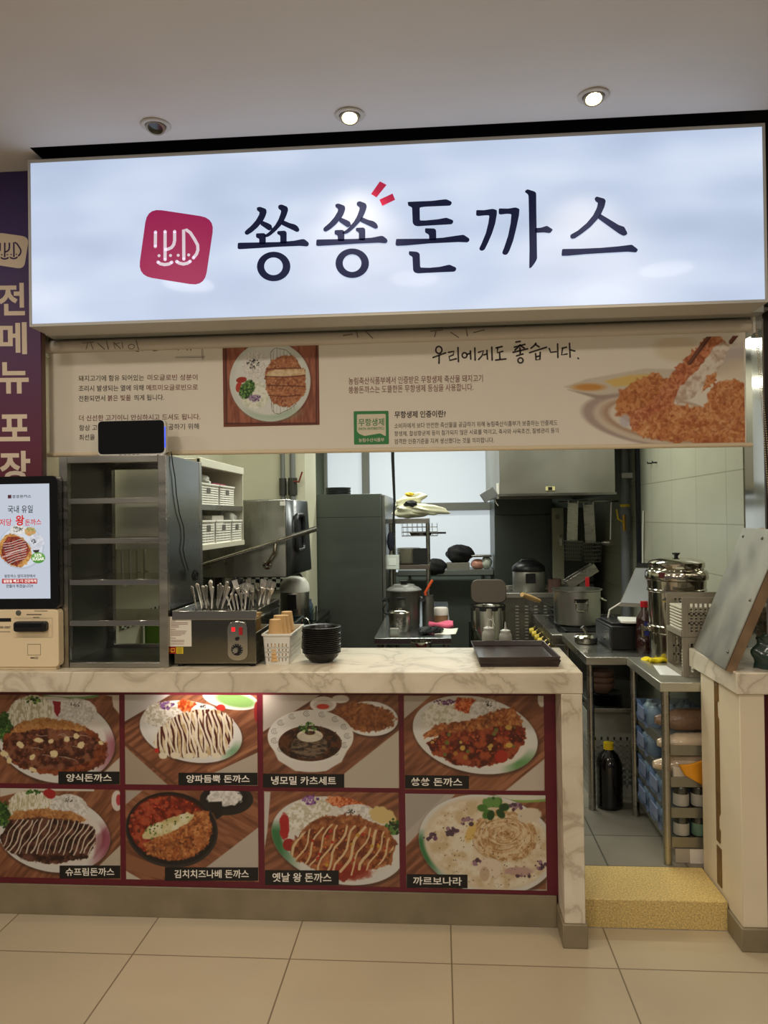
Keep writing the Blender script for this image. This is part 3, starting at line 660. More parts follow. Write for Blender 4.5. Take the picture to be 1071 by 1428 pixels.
cutlet(c, c.m_poly([(345, 350), (420, 310), (520, 265), (640, 300), (620, 420), (420, 520), (320, 480), (330, 420)], 12, 16, 34), 3, [(150, 82, 40), (196, 122, 68), (218, 156, 100)], 160, (4, 9))
cutlet(c, c.m_poly([(780, 440), (830, 330), (900, 290), (1020, 310), (1020, 640), (560, 612), (450, 580), (400, 520), (480, 450), (620, 420)], 10, 16, 34), 6, ORNG, 260, (3, 8))
cutlet(c, c.m_poly([(400, 470), (520, 400), (590, 300), (640, 235), (720, 150), (820, 60), (850, 52), (900, 110), (860, 200), (720, 300), (620, 420), (470, 500), (410, 560)], 8, 14, 26), 9, [(146, 74, 42), (184, 98, 58), (206, 128, 84), (220, 158, 114)], 220, (3, 8))
c.put(c.m_poly([(625, 400), (660, 330), (760, 230), (830, 130), (880, 96), (920, 120), (880, 200), (800, 300), (720, 390), (640, 422)], 8, 8, 22), c.tone([(196, 170, 150), (222, 204, 186), (234, 222, 206)], 26, 4, 4, 1.5))
cutlet(c, c.m_poly([(800, 280), (850, 255), (840, 300), (770, 360)], 8, 8, 20), 3, ORNG, 30, (3, 7))
for p in ([(832, 40), (708, 208)], [(975, 30), (920, 100)]): c.put(c.m_line(p, 22), (104, 56, 40)); c.put(c.m_line([(p[0][0]-4, p[0][1]), (p[1][0]-4, p[1][1])], 5, 4)*.6, (164, 110, 84))
c.put(c.m_ell(375, 505, 26, 34, 0, 14)*.8, (196, 190, 196))
c.build('printed_photo', BPRINT, rb, GB)

# ------------------------------------------------------------------ menu board on the counter front
mb_ = thing('menu_board', 'dark red menu board of eight food photographs on the counter front', 'menu', (-.7, .005, .122))
MB().box(-2.35, .4395, .0, .013, .123, .934).build('backing_board', BURG, mb_, smooth=0, world=True)
BLK = mat('caption_black', (16, 15, 15), .4); CAPW = mat('caption_white', (232, 226, 214), .4)
MY = -.0015
def menu(rect, crop, k, cap, caprect, paint, seed, tilt=0.0):
    X0, X1, Z0, Z1 = brect(*rect, MY)
    c = Canvas(X0, X1, Z0, Z1, MY, .0021, (190, 180, 168), seed).crop(crop, k); paint(c)
    o = c.build('menu_photo', PRINT, mb_, .74)
    o['label'] = 'photograph of '+cap[1]
    x0, y0, x1, y1 = caprect; q = MB(); poly(q, [(x0, y0), (x1, y0+tilt), (x1, y1+tilt), (x0, y1)], dict(Y=MY-.0008)); q.cur = 1
    h = y1-y0; L_ = len(cap[0])*h*.72; L_ = min(L_, (x1-x0)*.80); xm = cap[2] if len(cap) > 2 else (x0+x1)/2
    letters(q, cap[0], (xm-L_/2, y1-h*.20), (xm+L_/2, y1-h*.20+tilt), (xm-L_/2, y0+h*.18), .018, dict(Y=MY-.0014))
    q.build('caption_strip', [BLK, CAPW], o, smooth=0, world=True)
def p1(c):
    wood(c, np.ones(c.x.size), -.9); c.put(c.m_poly([(350, 40), (470, 40), (470, 130), (445, 100), (440, 60)], 4)*.9, (226, 214, 196)); c.put(c.m_poly([(360, 400), (470, 300), (470, 403)], 3), (206, 192, 174)); c.put(c.m_ell(280, 56, 110, 16), (120, 160, 96)); c.put(c.m_ell(280, 50, 96, 12), (226, 224, 214))
    plate(c, 220, 230, 232, 168, 10, PLATE, (232, 224, 214), ((150, 60, 84), lambda x, y: np.clip((x-360)/90, 0, 1)*np.clip((y-180)/60, 0, 1)*.8))
    c.put(c.m_ell(18, 180, 34, 56, 0, 4, 8), c.tone(GREEN, 12, 3)); c.dots(c.m_ell(18, 180, 34, 60), 90, (2, 5), GREEN, 4)
    c.put(c.m_ell(125, 130, 90, 75, 0, 4, 5), c.tone([(190, 184, 150), (232, 228, 204), (246, 244, 230)], 9, 4, 4, 2, sx=2, sy=.6)); rice(c, 300, 122, 80, 55, (296, 90))
    c.dots(c.m_ell(130, 75, 34, 14), 26, (3, 6), GREEN+[(150, 176, 80)], 2); c.put(c.m_poly([(208, 78), (240, 80), (236, 120), (226, 138), (214, 120)], 3, 4), (150, 26, 40))
    sauce(c, c.m_ell(215, 262, 205, 108, 6, 4, 12, 20), 4, [(92, 36, 16), (122, 56, 28), (150, 78, 44)])
    cutlet(c, c.m_poly([(40, 210), (70, 165), (170, 142), (270, 158), (345, 180), (330, 210), (200, 190), (90, 205)], 4, 8), 2, [(150, 90, 46), (186, 128, 70), (214, 166, 104)], 120)
    m = c.m_poly([(20, 250), (50, 205), (180, 186), (330, 196), (385, 240), (360, 310), (240, 345), (110, 345), (40, 305)], 4, 8); sauce(c, m, 5, [(66, 28, 18), (104, 54, 38), (140, 88, 64)], 90)
    rn = random.Random(3)
    for i in range(10): x, y = rn.uniform(60, 330), rn.uniform(205, 310); c.put(c.m_line([(x, y), (x+20, y+rn.uniform(-6, 10)), (x+44, y+rn.uniform(-4, 14))], 2.2)*.8, (206, 184, 160))
    for x, y in ((152, 232), (262, 228), (300, 216), (80, 250), (212, 285), (128, 298), (16, 285), (36, 312), (396, 242), (130, 348), (200, 236), (318, 250)): c.put(c.m_ell(x, y, rn.uniform(8, 17), rn.uniform(7, 14), rn.uniform(-40, 40), 2, 3, 6), (236, 214, 164))
def p2(c):
    wood(c, np.ones(c.x.size), -.6); c.put(c.m_poly([(490, 40), (690, 40), (490, 165)], 3), (200, 194, 186)); c.put(c.m_poly([(490, 255), (660, 408), (490, 410)], 3), (176, 160, 138)); c.put(c.m_poly([(830, 365), (1012, 280), (1012, 410), (880, 410)], 3), (190, 176, 158))
    c.put(c.m_line([(492, 245), (690, 405)], 10), (110, 66, 46)); c.put(c.m_line([(490, 165), (700, 44)], 12), (104, 62, 44)); c.put(c.m_line([(820, 350), (1012, 255)], 12), (176, 120, 84))
    c.put(c.m_ell(905, 70, 110, 40, 10), (226, 226, 218)); c.put(c.m_ell(925, 75, 80, 26, 10, 8), (132, 172, 96)); c.put(c.m_ell(1008, 120, 10, 40), (150, 40, 40))
    plate(c, 750, 198, 204, 118, 12, PLATE, (232, 230, 222), ((110, 160, 110), lambda x, y: np.clip((x-860)/50, 0, 1)*np.clip((y-230)/40, 0, 1)*.8))
    c.put(c.m_ell(635, 130, 72, 48, -10, 4, 6), c.tone([(196, 186, 160), (228, 222, 204), (244, 240, 228)], 8, 5, 4, 2)); c.dots(c.m_ell(655, 95, 34, 14), 40, (2, 5), [(96, 50, 110), (140, 96, 150)], 3); c.put(c.m_ell(735, 98, 42, 24, 10, 4, 8), c.tone([(170, 60, 20), (214, 96, 40), (232, 140, 80)], 9, 3, 4, 2)); rice(c, 800, 118, 50, 30, (798, 100)); c.put(c.m_ell(868, 105, 18, 14), (190, 50, 40))
    m = c.m_poly([(600, 240), (630, 180), (700, 130), (790, 108), (870, 115), (915, 150), (920, 210), (880, 290), (780, 300), (690, 300), (620, 280)], 4, 8); c.put(m, c.tone([(196, 168, 120), (228, 208, 168), (240, 226, 196)], 22, 4, 4))
    drizzle(c, m, 78, 15, 6.5, (86, 34, 28), 618, 215, 21, 220, 6, 4); drizzle(c, m, 80, 21, 7, (240, 230, 206), 610, 225, 15, 210, 6, 8)
    for x in (640, 690, 745, 800, 850): c.put(c.m_ell(x, 292, 18, 12, 0, 3, 4), (238, 226, 196))
    c.put(c.m_ell(616, 272, 9, 9), (200, 40, 34))
def p3(c):
    wood(c, np.ones(c.x.size), -.7, .9); c.put(c.m_poly([(17, 47), (215, 47), (17, 175)], 3), (196, 186, 172)); c.put(c.m_poly([(300, 320), (489, 170), (489, 372), (290, 372)], 3), (196, 184, 166)); c.put(c.m_line([(20, 180), (220, 50)], 10), (96, 58, 42))
    plate(c, 390, 130, 96, 60, 4); cutlet(c, c.m_ell(370, 125, 104, 48, 6, 4, 8), 2, [(104, 52, 26), (150, 86, 44), (186, 122, 70)], 200, (2, 4))
    c.put(c.m_ell(286, 62, 30, 14), (226, 220, 210)); c.put(c.m_ell(226, 80, 46, 27), (232, 226, 216)); c.put(c.m_ell(226, 82, 34, 17), (206, 196, 184)); c.put(c.m_ell(225, 88, 22, 9), (200, 60, 40))
    c.put(c.m_ell(185, 300, 65, 16), (214, 208, 198)); c.put(c.m_poly([(36, 200), (70, 275), (130, 312), (235, 312), (290, 280), (330, 200)], 4), (226, 220, 210)); c.put(c.m_ell(182, 192, 149, 93), (230, 226, 216))
    for a in range(0, 360, 24): x, y = 182+128*math.cos(math.radians(a)), 190+78*math.sin(math.radians(a)); c.put(c.m_line(arc(x, y, 11, 9, 20, 300, 9), 2.2)*.8, (120, 116, 108)); c.put(c.m_line(arc(x, y, 5, 4, 0, 360, 7), 1.8)*.7, (120, 116, 108))
    sauce(c, c.m_ell(180, 216, 110, 62), 3, [(30, 14, 8), (58, 28, 14), (88, 50, 24)], 70)
    m = c.m_ell(178, 225, 62, 44, 0, 4, 6); c.put(m, c.tone([(40, 28, 22), (84, 66, 52), (120, 100, 80)], 9, 6, 4, 2, sx=.6, sy=2))
    for a in range(9): c.put(c.m_line(arc(180, 190-a*1.5, 44-a*3, 20-a*1.2, 0, 360, 20), 3.2)*.9, (238, 230, 208) if a % 2 else (206, 196, 170))
    c.dots(c.m_ell(172, 160, 30, 18), 40, (2, 5), GREEN+[(170, 196, 120)], 2)
def p4(c):
    wood(c, np.ones(c.x.size), -.7); c.put(c.m_poly([(507, 50), (600, 50), (507, 130)], 3), (196, 186, 172)); c.put(c.m_poly([(860, 380), (994, 270), (994, 380)], 3), (206, 192, 176)); c.put(c.m_line([(835, 378), (994, 250)], 16), (170, 112, 80)); c.put(c.m_ell(985, 60, 14, 30), (220, 212, 200))
    plate(c, 754, 186, 220, 132, 12, PLATE, (232, 226, 214), ((96, 150, 84), lambda x, y: np.clip((x-840)/60, 0, 1)*np.clip((y-230)/50, 0, 1)*.9))
    c.put(c.m_ell(640, 115, 72, 44, -12, 4, 5), c.tone([(206, 200, 176), (236, 232, 214), (246, 244, 232)], 9, 5, 4, 2)); c.dots(c.m_ell(650, 72, 40, 8), 34, (2, 5), [(96, 50, 100), (140, 96, 140)], 3); c.put(c.m_ell(722, 82, 42, 26, 10, 4, 8), c.tone([(160, 56, 20), (204, 90, 40), (226, 130, 76)], 9, 3, 4, 2)); rice(c, 790, 105, 56, 46, (798, 82))
    cutlet(c, c.m_poly([(575, 190), (620, 150), (720, 140), (830, 100), (890, 90), (915, 140), (930, 200), (900, 220), (700, 200)], 4, 8), 3, CRUMB, 240)
    m = c.m_poly([(585, 215), (640, 180), (760, 170), (860, 150), (930, 160), (925, 215), (880, 270), (780, 300), (690, 290), (610, 255)], 4, 8); sauce(c, m, 5, REDS, 120)
    c.dots(m, 40, (4, 8), [(176, 120, 50), (196, 156, 80), (130, 40, 22), (176, 86, 56), (110, 110, 50)], 6); c.put(c.m_ell(845, 262, 22, 22, 0, 3, 4), (170, 46, 30)); c.put(c.m_ell(870, 160, 12, 9), (206, 166, 80)); c.put(c.m_ell(872, 222, 12, 9), (206, 166, 80)); c.put(c.m_ell(710, 232, 9, 9), (206, 166, 80))
def p5(c):
    wood(c, np.ones(c.x.size), -.9); c.put(c.m_poly([(0, 20), (370, 20), (370, 38), (100, 36), (0, 60)], 3), (216, 206, 190)); c.put(c.m_poly([(390, 330), (473, 250), (473, 378), (380, 378)], 3), (196, 182, 162)); c.put(c.m_ell(460, 75, 22, 40), (226, 214, 204)); c.put(c.m_ell(466, 72, 10, 22), (190, 60, 70))
    plate(c, 210, 205, 224, 150, 10, PLATE, (230, 222, 212), ((150, 60, 84), lambda x, y: np.clip((x-340)/80, 0, 1)*np.clip((y-150)/60, 0, 1)*.85))
    c.put(c.m_ell(14, 130, 30, 48, 0, 4, 8), c.tone(GREEN, 12, 3)); c.dots(c.m_ell(14, 130, 30, 52), 80, (2, 5), GREEN, 4)
    c.put(c.m_ell(120, 95, 88, 62, 0, 4, 5), c.tone([(196, 188, 150), (232, 226, 200), (244, 240, 226)], 9, 4, 4, 2, sx=2, sy=.6)); rice(c, 270, 105, 74, 56, (272, 72)); c.dots(c.m_ell(130, 42, 28, 9), 20, (3, 6), GREEN, 2); c.put(c.m_ell(195, 48, 24, 18, 20, 3, 4), (170, 34, 36))
    cutlet(c, c.m_poly([(30, 150), (60, 115), (160, 108), (280, 118), (340, 150), (300, 175), (100, 160)], 4, 8), 2, [(140, 84, 44), (182, 122, 68), (210, 160, 100)], 140)
    m = c.m_poly([(0, 220), (40, 150), (140, 140), (280, 150), (370, 180), (380, 240), (340, 300), (220, 325), (100, 310), (20, 270)], 4, 8); sauce(c, m, 5, [(44, 20, 14), (80, 44, 34), (110, 68, 54)], 70)
    drizzle(c, m, 118, 21, 4.2, (214, 196, 176), 30, 215, 18, 150, 5, 6); c.put(c.m_poly([(380, 210), (420, 180), (410, 250), (370, 300)], 14)*.5, (120, 30, 50))
def p6(c):
    wood(c, np.ones(c.x.size), .5); c.put(c.m_poly([(800, 345), (1015, 180), (1015, 390)], 3), (196, 184, 170)); c.put(c.m_poly([(494, 35), (560, 35), (494, 90)], 3), (180, 168, 156)); c.put(c.m_poly([(494, 350), (560, 388), (494, 390)], 3), (206, 196, 178)); c.put(c.m_poly([(494, 280), (650, 345), (640, 386), (494, 345)], 3), (150, 98, 68))
    c.put(c.m_ell(890, 70, 105, 62), (34, 30, 30)); c.put(c.m_ell(890, 62, 84, 46), (20, 18, 18)); c.put(c.m_ell(882, 62, 68, 36, 0, 4, 6), c.tone(RICE, 10, 4)); c.put(c.m_poly([(820, 80), (872, 78), (876, 132), (850, 150)], 4), (26, 24, 24))
    c.put(c.m_ell(675, 190, 182, 148, 8), (52, 46, 44)); c.put(c.m_ell(674, 184, 176, 142, 8), (24, 22, 22)); c.put(c.m_ell(668, 180, 164, 130, 8), (66, 22, 14))
    m = c.m_ell(666, 182, 158, 124, 8, 4, 4); sauce(c, m, 4, [(104, 24, 12), (150, 46, 24), (178, 80, 50)], 130); c.dots(m, 60, (4, 9), [(130, 34, 18), (176, 84, 54), (100, 40, 20)], 8)
    cutlet(c, c.m_poly([(560, 245), (620, 215), (720, 165), (770, 115), (820, 120), (838, 180), (820, 240), (760, 300), (660, 310), (580, 290)], 4, 8), 2, CRUMB, 320)
    m = c.m_poly([(560, 210), (580, 180), (660, 145), (740, 122), (762, 132), (745, 160), (670, 200), (590, 228), (562, 226)], 4, 5); c.put(m, c.tone([(206, 190, 130), (232, 222, 176), (240, 234, 200)], 30, 5)); c.dots(m, 26, (2, 4.5), [(70, 100, 40), (100, 130, 60)], 4)
def p7(c):
    wood(c, np.ones(c.x.size), -.5); c.put(c.m_poly([(20, 33), (40, 33), (30, 160), (20, 220)], 3), (206, 200, 190)); 
    plate(c, 262, 192, 222, 138, 14, PLATE, (228, 222, 210), ((58, 120, 70), lambda x, y: np.clip((140-x)/70, 0, 1)*np.clip((y-120)/40, 0, 1)))
    c.put(c.m_ell(160, 105, 78, 48, -20, 4, 8), c.tone([(206, 198, 172), (234, 230, 212), (246, 244, 234)], 8, 5, 4, 2)); c.dots(c.m_ell(170, 60, 26, 14), 40, (2, 5), [(110, 60, 130), (160, 110, 170)], 3); c.put(c.m_ell(290, 72, 70, 18, 12, 4, 8), c.tone([(170, 70, 30), (210, 110, 60), (230, 150, 100)], 8, 3, 4, 2)); rice(c, 318, 105, 62, 32, (300, 98)); c.put(c.m_ell(405, 110, 46, 26, 20, 4, 6), (222, 196, 130)); c.dots(c.m_ell(436, 148, 24, 26), 60, (3, 6), GREEN, 4)
    c.put(c.m_ell(85, 145, 16, 42, 0, 3, 4), (176, 34, 36)); c.put(c.m_ell(100, 205, 20, 20), (160, 30, 26))
    cutlet(c, c.m_poly([(110, 200), (160, 140), (220, 110), (320, 110), (420, 150), (450, 200), (430, 270), (330, 300), (200, 290), (120, 250)], 4, 8), 3, [(110, 54, 26), (158, 92, 50), (196, 134, 84)], 200)
    m = c.m_poly([(100, 215), (150, 160), (230, 140), (330, 140), (420, 165), (440, 215), (400, 270), (330, 300), (280, 325), (190, 290), (120, 255)], 4, 8); sauce(c, m, 6, [(110, 44, 16), (152, 80, 38), (176, 106, 58)], 60)
    c.put(c.m_ell(290, 295, 80, 26, 0, 8, 6)*.8, (150, 36, 20)); drizzle(c, m, 115, 27, 6.5, (226, 196, 150), 120, 215, 13, 170, 7, 5); c.dots(m, 16, (3, 6), [(206, 160, 50), (190, 50, 30)], 3)
def p8(c):
    c.put(np.ones(c.x.size), (190, 180, 168)); wood(c, c.m_poly([(480, 210), (640, 41), (935, 41), (935, 350), (560, 350), (480, 300)], 3), -.7); c.put(c.m_poly([(480, 41), (610, 41), (480, 165)], 3), (176, 166, 156)); c.put(c.m_ell(860, 52, 110, 16), (140, 170, 90)); c.put(c.m_ell(862, 48, 96, 12), (220, 220, 200))
    plate(c, 745, 205, 226, 160, 12, PLATE, (226, 210, 182), ((58, 120, 70), lambda x, y: np.clip((610-x)/60, 0, 1)*np.clip((y-150)/40, 0, 1)), .93)
    c.put(c.m_ell(752, 205, 200, 140, 12, 8, 8), c.tone([(214, 190, 150), (230, 212, 180), (240, 228, 204)], 30, 4, 4, 1.5))
    m = c.m_ell(800, 175, 104, 82, 10, 4, 6); c.put(m, c.tone([(176, 132, 84), (212, 176, 128), (230, 204, 164)], 12, 5, 4, 2))
    rn = random.Random(5)
    for i in range(70):
        r = rn.uniform(.2, 1); a = rn.uniform(0, 360); c.put(c.m_line(arc(800+rn.uniform(-10, 10), 172+rn.uniform(-14, 20), 100*r, 70*r, a, a+rn.uniform(60, 150), 10), 2.6)*.85, rn.choice([(232, 208, 166), (214, 178, 130), (186, 142, 94), (240, 222, 188)]))
    c.put(c.m_ell(690, 165, 14, 34, 20, 6, 4), (226, 190, 110)); 
    for x, y in ((630, 160), (680, 130), (560, 180), (840, 80), (860, 300), (920, 270), (720, 265)): c.dots(c.m_ell(x, y, 24, 14), 12, (3, 8), [(112, 74, 100), (160, 124, 140), (84, 60, 74)], int(x))
    c.put(c.m_ell(755, 280, 40, 30, 10, 3, 3), (232, 214, 190)); c.put(c.m_ell(735, 300, 16, 24), (206, 180, 150)); c.put(c.m_ell(880, 110, 40, 24, -10, 4, 3), (226, 210, 184)); c.put(c.m_ell(845, 290, 46, 14, 0, 4, 5), (196, 160, 150))
    for k in range(11): a = rn.uniform(0, 6.28); c.put(c.m_ell(764+36*math.cos(a), 88+22*math.sin(a), 17, 12, math.degrees(a), 3), rn.choice([(44, 92, 34), (74, 124, 50), (36, 72, 28), (104, 150, 74)]))
    c.dots(c.m_ell(750, 210, 190, 130, 12), 190, (1.0, 2.0), [(50, 40, 30), (90, 70, 50)], 9)
Za = (0, 950); Zb = (360, 950); Zc = (0, 1090); Zd = (360, 1090); k1 = 2.818; k2 = 2.4907; k3 = 2.328
menu((-18, 969, 166.8, 1093), Za, k1, ('양식돈까스', 'sauced cutlet with cheese cubes, rice and cabbage'), (81.3, 1076, 166.8, 1093.6), p1, 11)
menu((174.2, 969, 359, 1094.7), Za, k1, ('양파듬뿍 돈까스', 'cutlet striped with white and brown sauce'), (248.8, 1077.6, 359.1, 1095), p2, 12)
menu((366.8, 969, 556.3, 1098), Zb, k2, ('냉모밀 카츠세트', 'bowl of dark cold noodles beside a cutlet'), (366.8, 1079, 480, 1098), p3, 13, .6)
menu((563.6, 970, 759, 1102), Zb, k2, (SONG+SONG+' 돈까스', 'cutlet under chunky red sauce', 609), (564.8, 1081, 653.9, 1099.4), p4, 14, .8)
menu((-18, 1100, 167.8, 1224.5), Zc, k1, ('슈프림돈까스', 'dark sauced cutlet with thin white drizzle'), (83, 1207, 167.8, 1225), p5, 15)
menu((175.3, 1102.4, 360.2, 1228), Zc, k1, ('김치치즈나베 돈까스', 'black pan of red stew with cutlet and cheese'), (230, 1209.6, 360, 1228.2), p6, 16)
menu((368.6, 1104.2, 556.7, 1235), Zd, k3, ('옛날 왕 돈까스', 'cutlet with zigzag pale drizzle on a green-rimmed plate', 421), (369.5, 1213.3, 472.5, 1233.9), p7, 17, .6)
menu((566, 1108, 761.6, 1240), Zd, k3, ('까르보나라', 'creamy pasta topped with green sprouts', 610), (567, 1219, 652, 1238), p8, 18, .8)
# light strip tucked under the overhang, left part
ls = thing('light_strip', 'slim lit strip under the counter overhang above the second menu photograph', 'lamp', (-.9, -.05, .935))
MB().box(-.22, .22, -.012, .012, -.007, 0).build('housing', WHITE, ls, bevel=.001)
MB().box(-.215, .215, -.009, .009, -.009, -.0065).build('diffuser', mat('strip_glow', (255, 236, 224), .4, emit=3), ls, smooth=0)
l = lamp('strip_light', 'AREA', (0, 0, -.012), 1.1, (1, .88, .82), .42, .016); l.parent = ls
# ------------------------------------------------------------------ things on the serving counter
CZ = 1.015
KY = -.105
kx1 = at(80.5, 750, Y=KY)[0]; kz = {y: at(40, y, Y=KY)[2] for y in (664, 846, 925)}
ko = thing('order_kiosk', 'self-order kiosk with a bright upright screen and cream card-reader panel on the counter end', 'kiosk', (kx1-.27, -.06, CZ))
def rrect(x0, x1, z0, z1, r): return rounded([(x0, z0), (x1, z0), (x1, z1), (x0, z1)], r, 6)
KCR = mat('kiosk_cream', (232, 212, 176), .42); GLOSS = mat('gloss_black', (8, 8, 9), .06, coat=.5)
MB().prism(rrect(kx1-.56, kx1, kz[846]-.01, kz[664], .022), KY, -.0645).build('bezel', GLOSS, ko, bevel=.002, world=True)
MB().prism(rrect(kx1-.56, kx1, CZ+.012, kz[846]-.011, .02), KY-.003, -.0645).build('reader_panel', KCR, ko, bevel=.003, world=True)
MB().box(kx1-.54, kx1-.015, KY+.004, -.066, CZ, CZ+.013).build('base', KCR, ko, bevel=.003, world=True)
SCR = shift((0, 670), 7.93)
sx0, sx1, sz0, sz1 = brect(-70, 675.5, 69.5, 835, KY-.0006)
c = Canvas(sx0, sx1, sz0, sz1, KY-.0008, .0018, (206, 214, 228), 8).crop((0, 670), 7.93)
c.put(c.m_ell(235, 740, 252, 240, 0, 4), (190, 198, 214)); c.put(c.m_ell(235, 735, 236, 226, 0, 10), (222, 228, 238))
c.put(c.m_ell(200, 545, 90, 50, 0, 6, 6), c.tone(RICE, 20, 3)); c.dots(c.m_ell(195, 540, 60, 30), 40, (3, 7), [(130, 128, 120), (90, 90, 84)], 3); c.put(c.m_ell(335, 565, 62, 50, 0, 4, 6), c.tone([(150, 150, 80), (206, 190, 130), (220, 150, 90)], 16, 4, 3, 2)); c.put(c.m_ell(400, 775, 34, 24), (40, 34, 32))
c.put(c.m_ell(395, 680, 92, 90, 0, 4, 4), c.tone([(200, 204, 214), (236, 236, 242)], 20, 5)); c.dots(c.m_ell(375, 675, 26, 24), 16, (4, 7), [(60, 60, 60)], 3)
cutlet(c, c.m_poly([(0, 680), (60, 600), (150, 590), (260, 640), (340, 740), (355, 830), (300, 910), (230, 965), (120, 940), (20, 860), (-40, 780)], 5, 10), 3, [(150, 96, 40), (206, 146, 72), (230, 180, 110)], 260, (3, 8))
m = c.m_poly([(40, 690), (90, 620), (200, 620), (290, 680), (335, 770), (290, 850), (230, 900), (190, 950), (90, 920), (15, 840), (20, 760)], 5, 8); sauce(c, m, 4, [(92, 26, 16), (134, 44, 26), (160, 66, 44)], 40); drizzle(c, m, -20, 0, 6, (226, 206, 196), 170, 790, 1, 300, 6, 1)
for i in range(9): c.put(c.m_line([(30+i*8, 700+i*28), (120+i*8, 690+i*24), (200+i*6, 660+i*26), (290, 640+i*27)], 6)*m, (226, 206, 200))
c.put(c.m_ell(422, 855, 78, 60, 0, 4), (84, 150, 58)); c.put(c.m_ell(422, 848, 68, 46, 0, 4), (110, 176, 76))
c.put(c.m_poly([(22, 1088), (412, 1088), (412, 1140), (22, 1140)], 3), (190, 44, 44)); c.put(c.m_poly([(86, 160), (126, 160), (126, 198), (86, 198)], 4), (80, 26, 40))
so = c.build('screen', print_mat('screen_pixels', .08, .6, .86), ko)
SP = dict(Y=KY-.0016); q = MB(); r = MB(); w = MB()
tl(q, SONG+SONG+'돈까스', SCR, 136, 344, 196, 192, 34, .02, SP); tl(q, '국내 유일', SCR, 85, 362, 362, 358, 84, .01, SP)
tl(r, '저당', SCR, -6, 128, 505, 500, 78, .015, SP); tl(r, '왕', SCR, 172, 268, 502, 498, 116, .03, SP); tl(r, '돈까스', SCR, 276, 456, 500, 492, 70, .015, SP)
tl(q, '왕돈까스 염지과정에서', SCR, 48, 388, 1076, 1074, 36, .015, SP); tl(w, '설탕을 빼고 더 건강하게', SCR, 36, 400, 1130, 1128, 34, .02, SP); tl(q, '만들어 튀겼습니다!!', SCR, 70, 366, 1188, 1186, 38, .015, SP)
tl(w, '55%', SCR, 380, 462, 846, 842, 34, .02, SP); tl(w, 'SUGAR', SCR, 356, 490, 886, 882, 34, .03, SP)
q.build('screen_text', mat('screen_black', (40, 38, 44), .3), so, smooth=0, world=True); r.build('screen_text', mat('screen_red', (196, 40, 40), .3, emit=.5), so, smooth=0, world=True); w.build('screen_text', mat('screen_white', (240, 240, 240), .3, emit=.6), so, smooth=0, world=True)
def kb(x0, x1, y0, y1): a = brect(x0, y0, x1, y1, KY-.003); return a
a = kb(23, 68, 866, 880); MB().prism(rrect(a[0], a[1], a[2], a[3], .012), KY-.028, KY-.002).build('card_reader', BLACK, ko, bevel=.004, world=True)
a = kb(26, 62, 869, 873); MB().box(a[0], a[1], KY-.0295, KY-.027, a[2], a[3]).build('card_slot', MATS['gloss_black'], ko, world=True)
b = MB(); p = at(26.5, 854.5, Y=KY); b.mx = Matrix.Translation((p[0], KY-.003, p[2])) @ Matrix.Rotation(math.radians(90), 4, 'X'); b.lathe([(0, .004), (.007, .004), (.011, .002), (.011, 0), (0, 0)], n=24).build('camera_eye', mat('grey_lens', (90, 90, 84), .2), ko, world=True)
a = kb(-10, 15.5, 862, 867); MB().box(a[0], a[1], KY-.0036, KY-.002, a[2], a[3]).build('receipt_slot', BLACK, ko, world=True)
b = MB(); KP = dict(Y=KY-.0036)
for s, x0, x1, y in (('588-5887', -2, 15, 876.5),): line(b, s, x0, y, x1, y, 3.2, .01, KP)
for p in ([(38.5, 898.5), (56.5, 898.5), (56.5, 913.5), (38.5, 913.5)],): stroke(b, p, .6, KP, closed=True)
stroke(b, [(43, 917.5), (47, 917.5)], 1.6, KP); stroke(b, [(48, 916.5), (53, 916.5)], .7, KP); stroke(b, [(48, 918.5), (53, 918.5)], .7, KP); stroke(b, [(48, 852), (66, 852)], .8, KP); stroke(b, [(37, 857), (58, 857)], 1.2, KP, cap=False); stroke(b, [(46, 861), (55, 861)], .8, KP, cap=False); stroke(b, [(20, 862), (73, 862)], .3, KP); stroke(b, [(73, 862), (73, 889), (20, 889)], .3, KP); stroke(b, [(0, 881), (14, 881)], .7, KP)
b.build('panel_marks', INK, ko, smooth=0, world=True)

# open stainless shelf rack
sh = thing('steel_shelf_rack', 'empty open stainless shelf rack with four shelves standing beside the kiosk', 'shelf', (-1.297, .165, CZ))
X0, X1, Y0, Y1, Z0, Z1 = -1.517, -1.077, -.06, .39, CZ, 1.86
b = MB().box(X0, X0+.034, Y0, Y0+.03, Z0, Z1).box(X1-.034, X1, Y0, Y0+.03, Z0, Z1).box(X0+.034, X1-.034, Y0, Y0+.03, Z1-.028, Z1).box(X0+.034, X1-.034, Y0, Y0+.03, Z0, Z0+.022)
b.box(X0, X0+.03, Y1-.03, Y1, Z0, Z1).box(X1-.03, X1, Y1-.03, Y1, Z0, Z1).box(X0+.03, X1-.03, Y1-.03, Y1, Z1-.028, Z1).box(X0+.03, X1-.03, Y1-.03, Y1, Z0, Z0+.022)
b.build('frame', STEEL, sh, bevel=.002, world=True)
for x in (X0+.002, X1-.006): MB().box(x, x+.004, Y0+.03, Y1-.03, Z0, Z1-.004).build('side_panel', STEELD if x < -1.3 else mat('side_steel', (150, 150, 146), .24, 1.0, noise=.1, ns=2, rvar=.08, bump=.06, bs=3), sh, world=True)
MB().box(X0+.003, X1-.003, Y0+.003, Y1-.003, Z1-.004, Z1).build('top_plate', STEEL, sh, world=True)
for z in (1.683, 1.523, 1.358, 1.195):
    MB().box(X0+.008, X1-.036, Y0+.028, Y1-.03, z, z+.004).box(X0+.034, X1-.034, Y0+.002, Y0+.03, z-.014, z+.008).build('shelf', CHROME if z < 1.4 else STEEL, sh, bevel=.001, world=True)
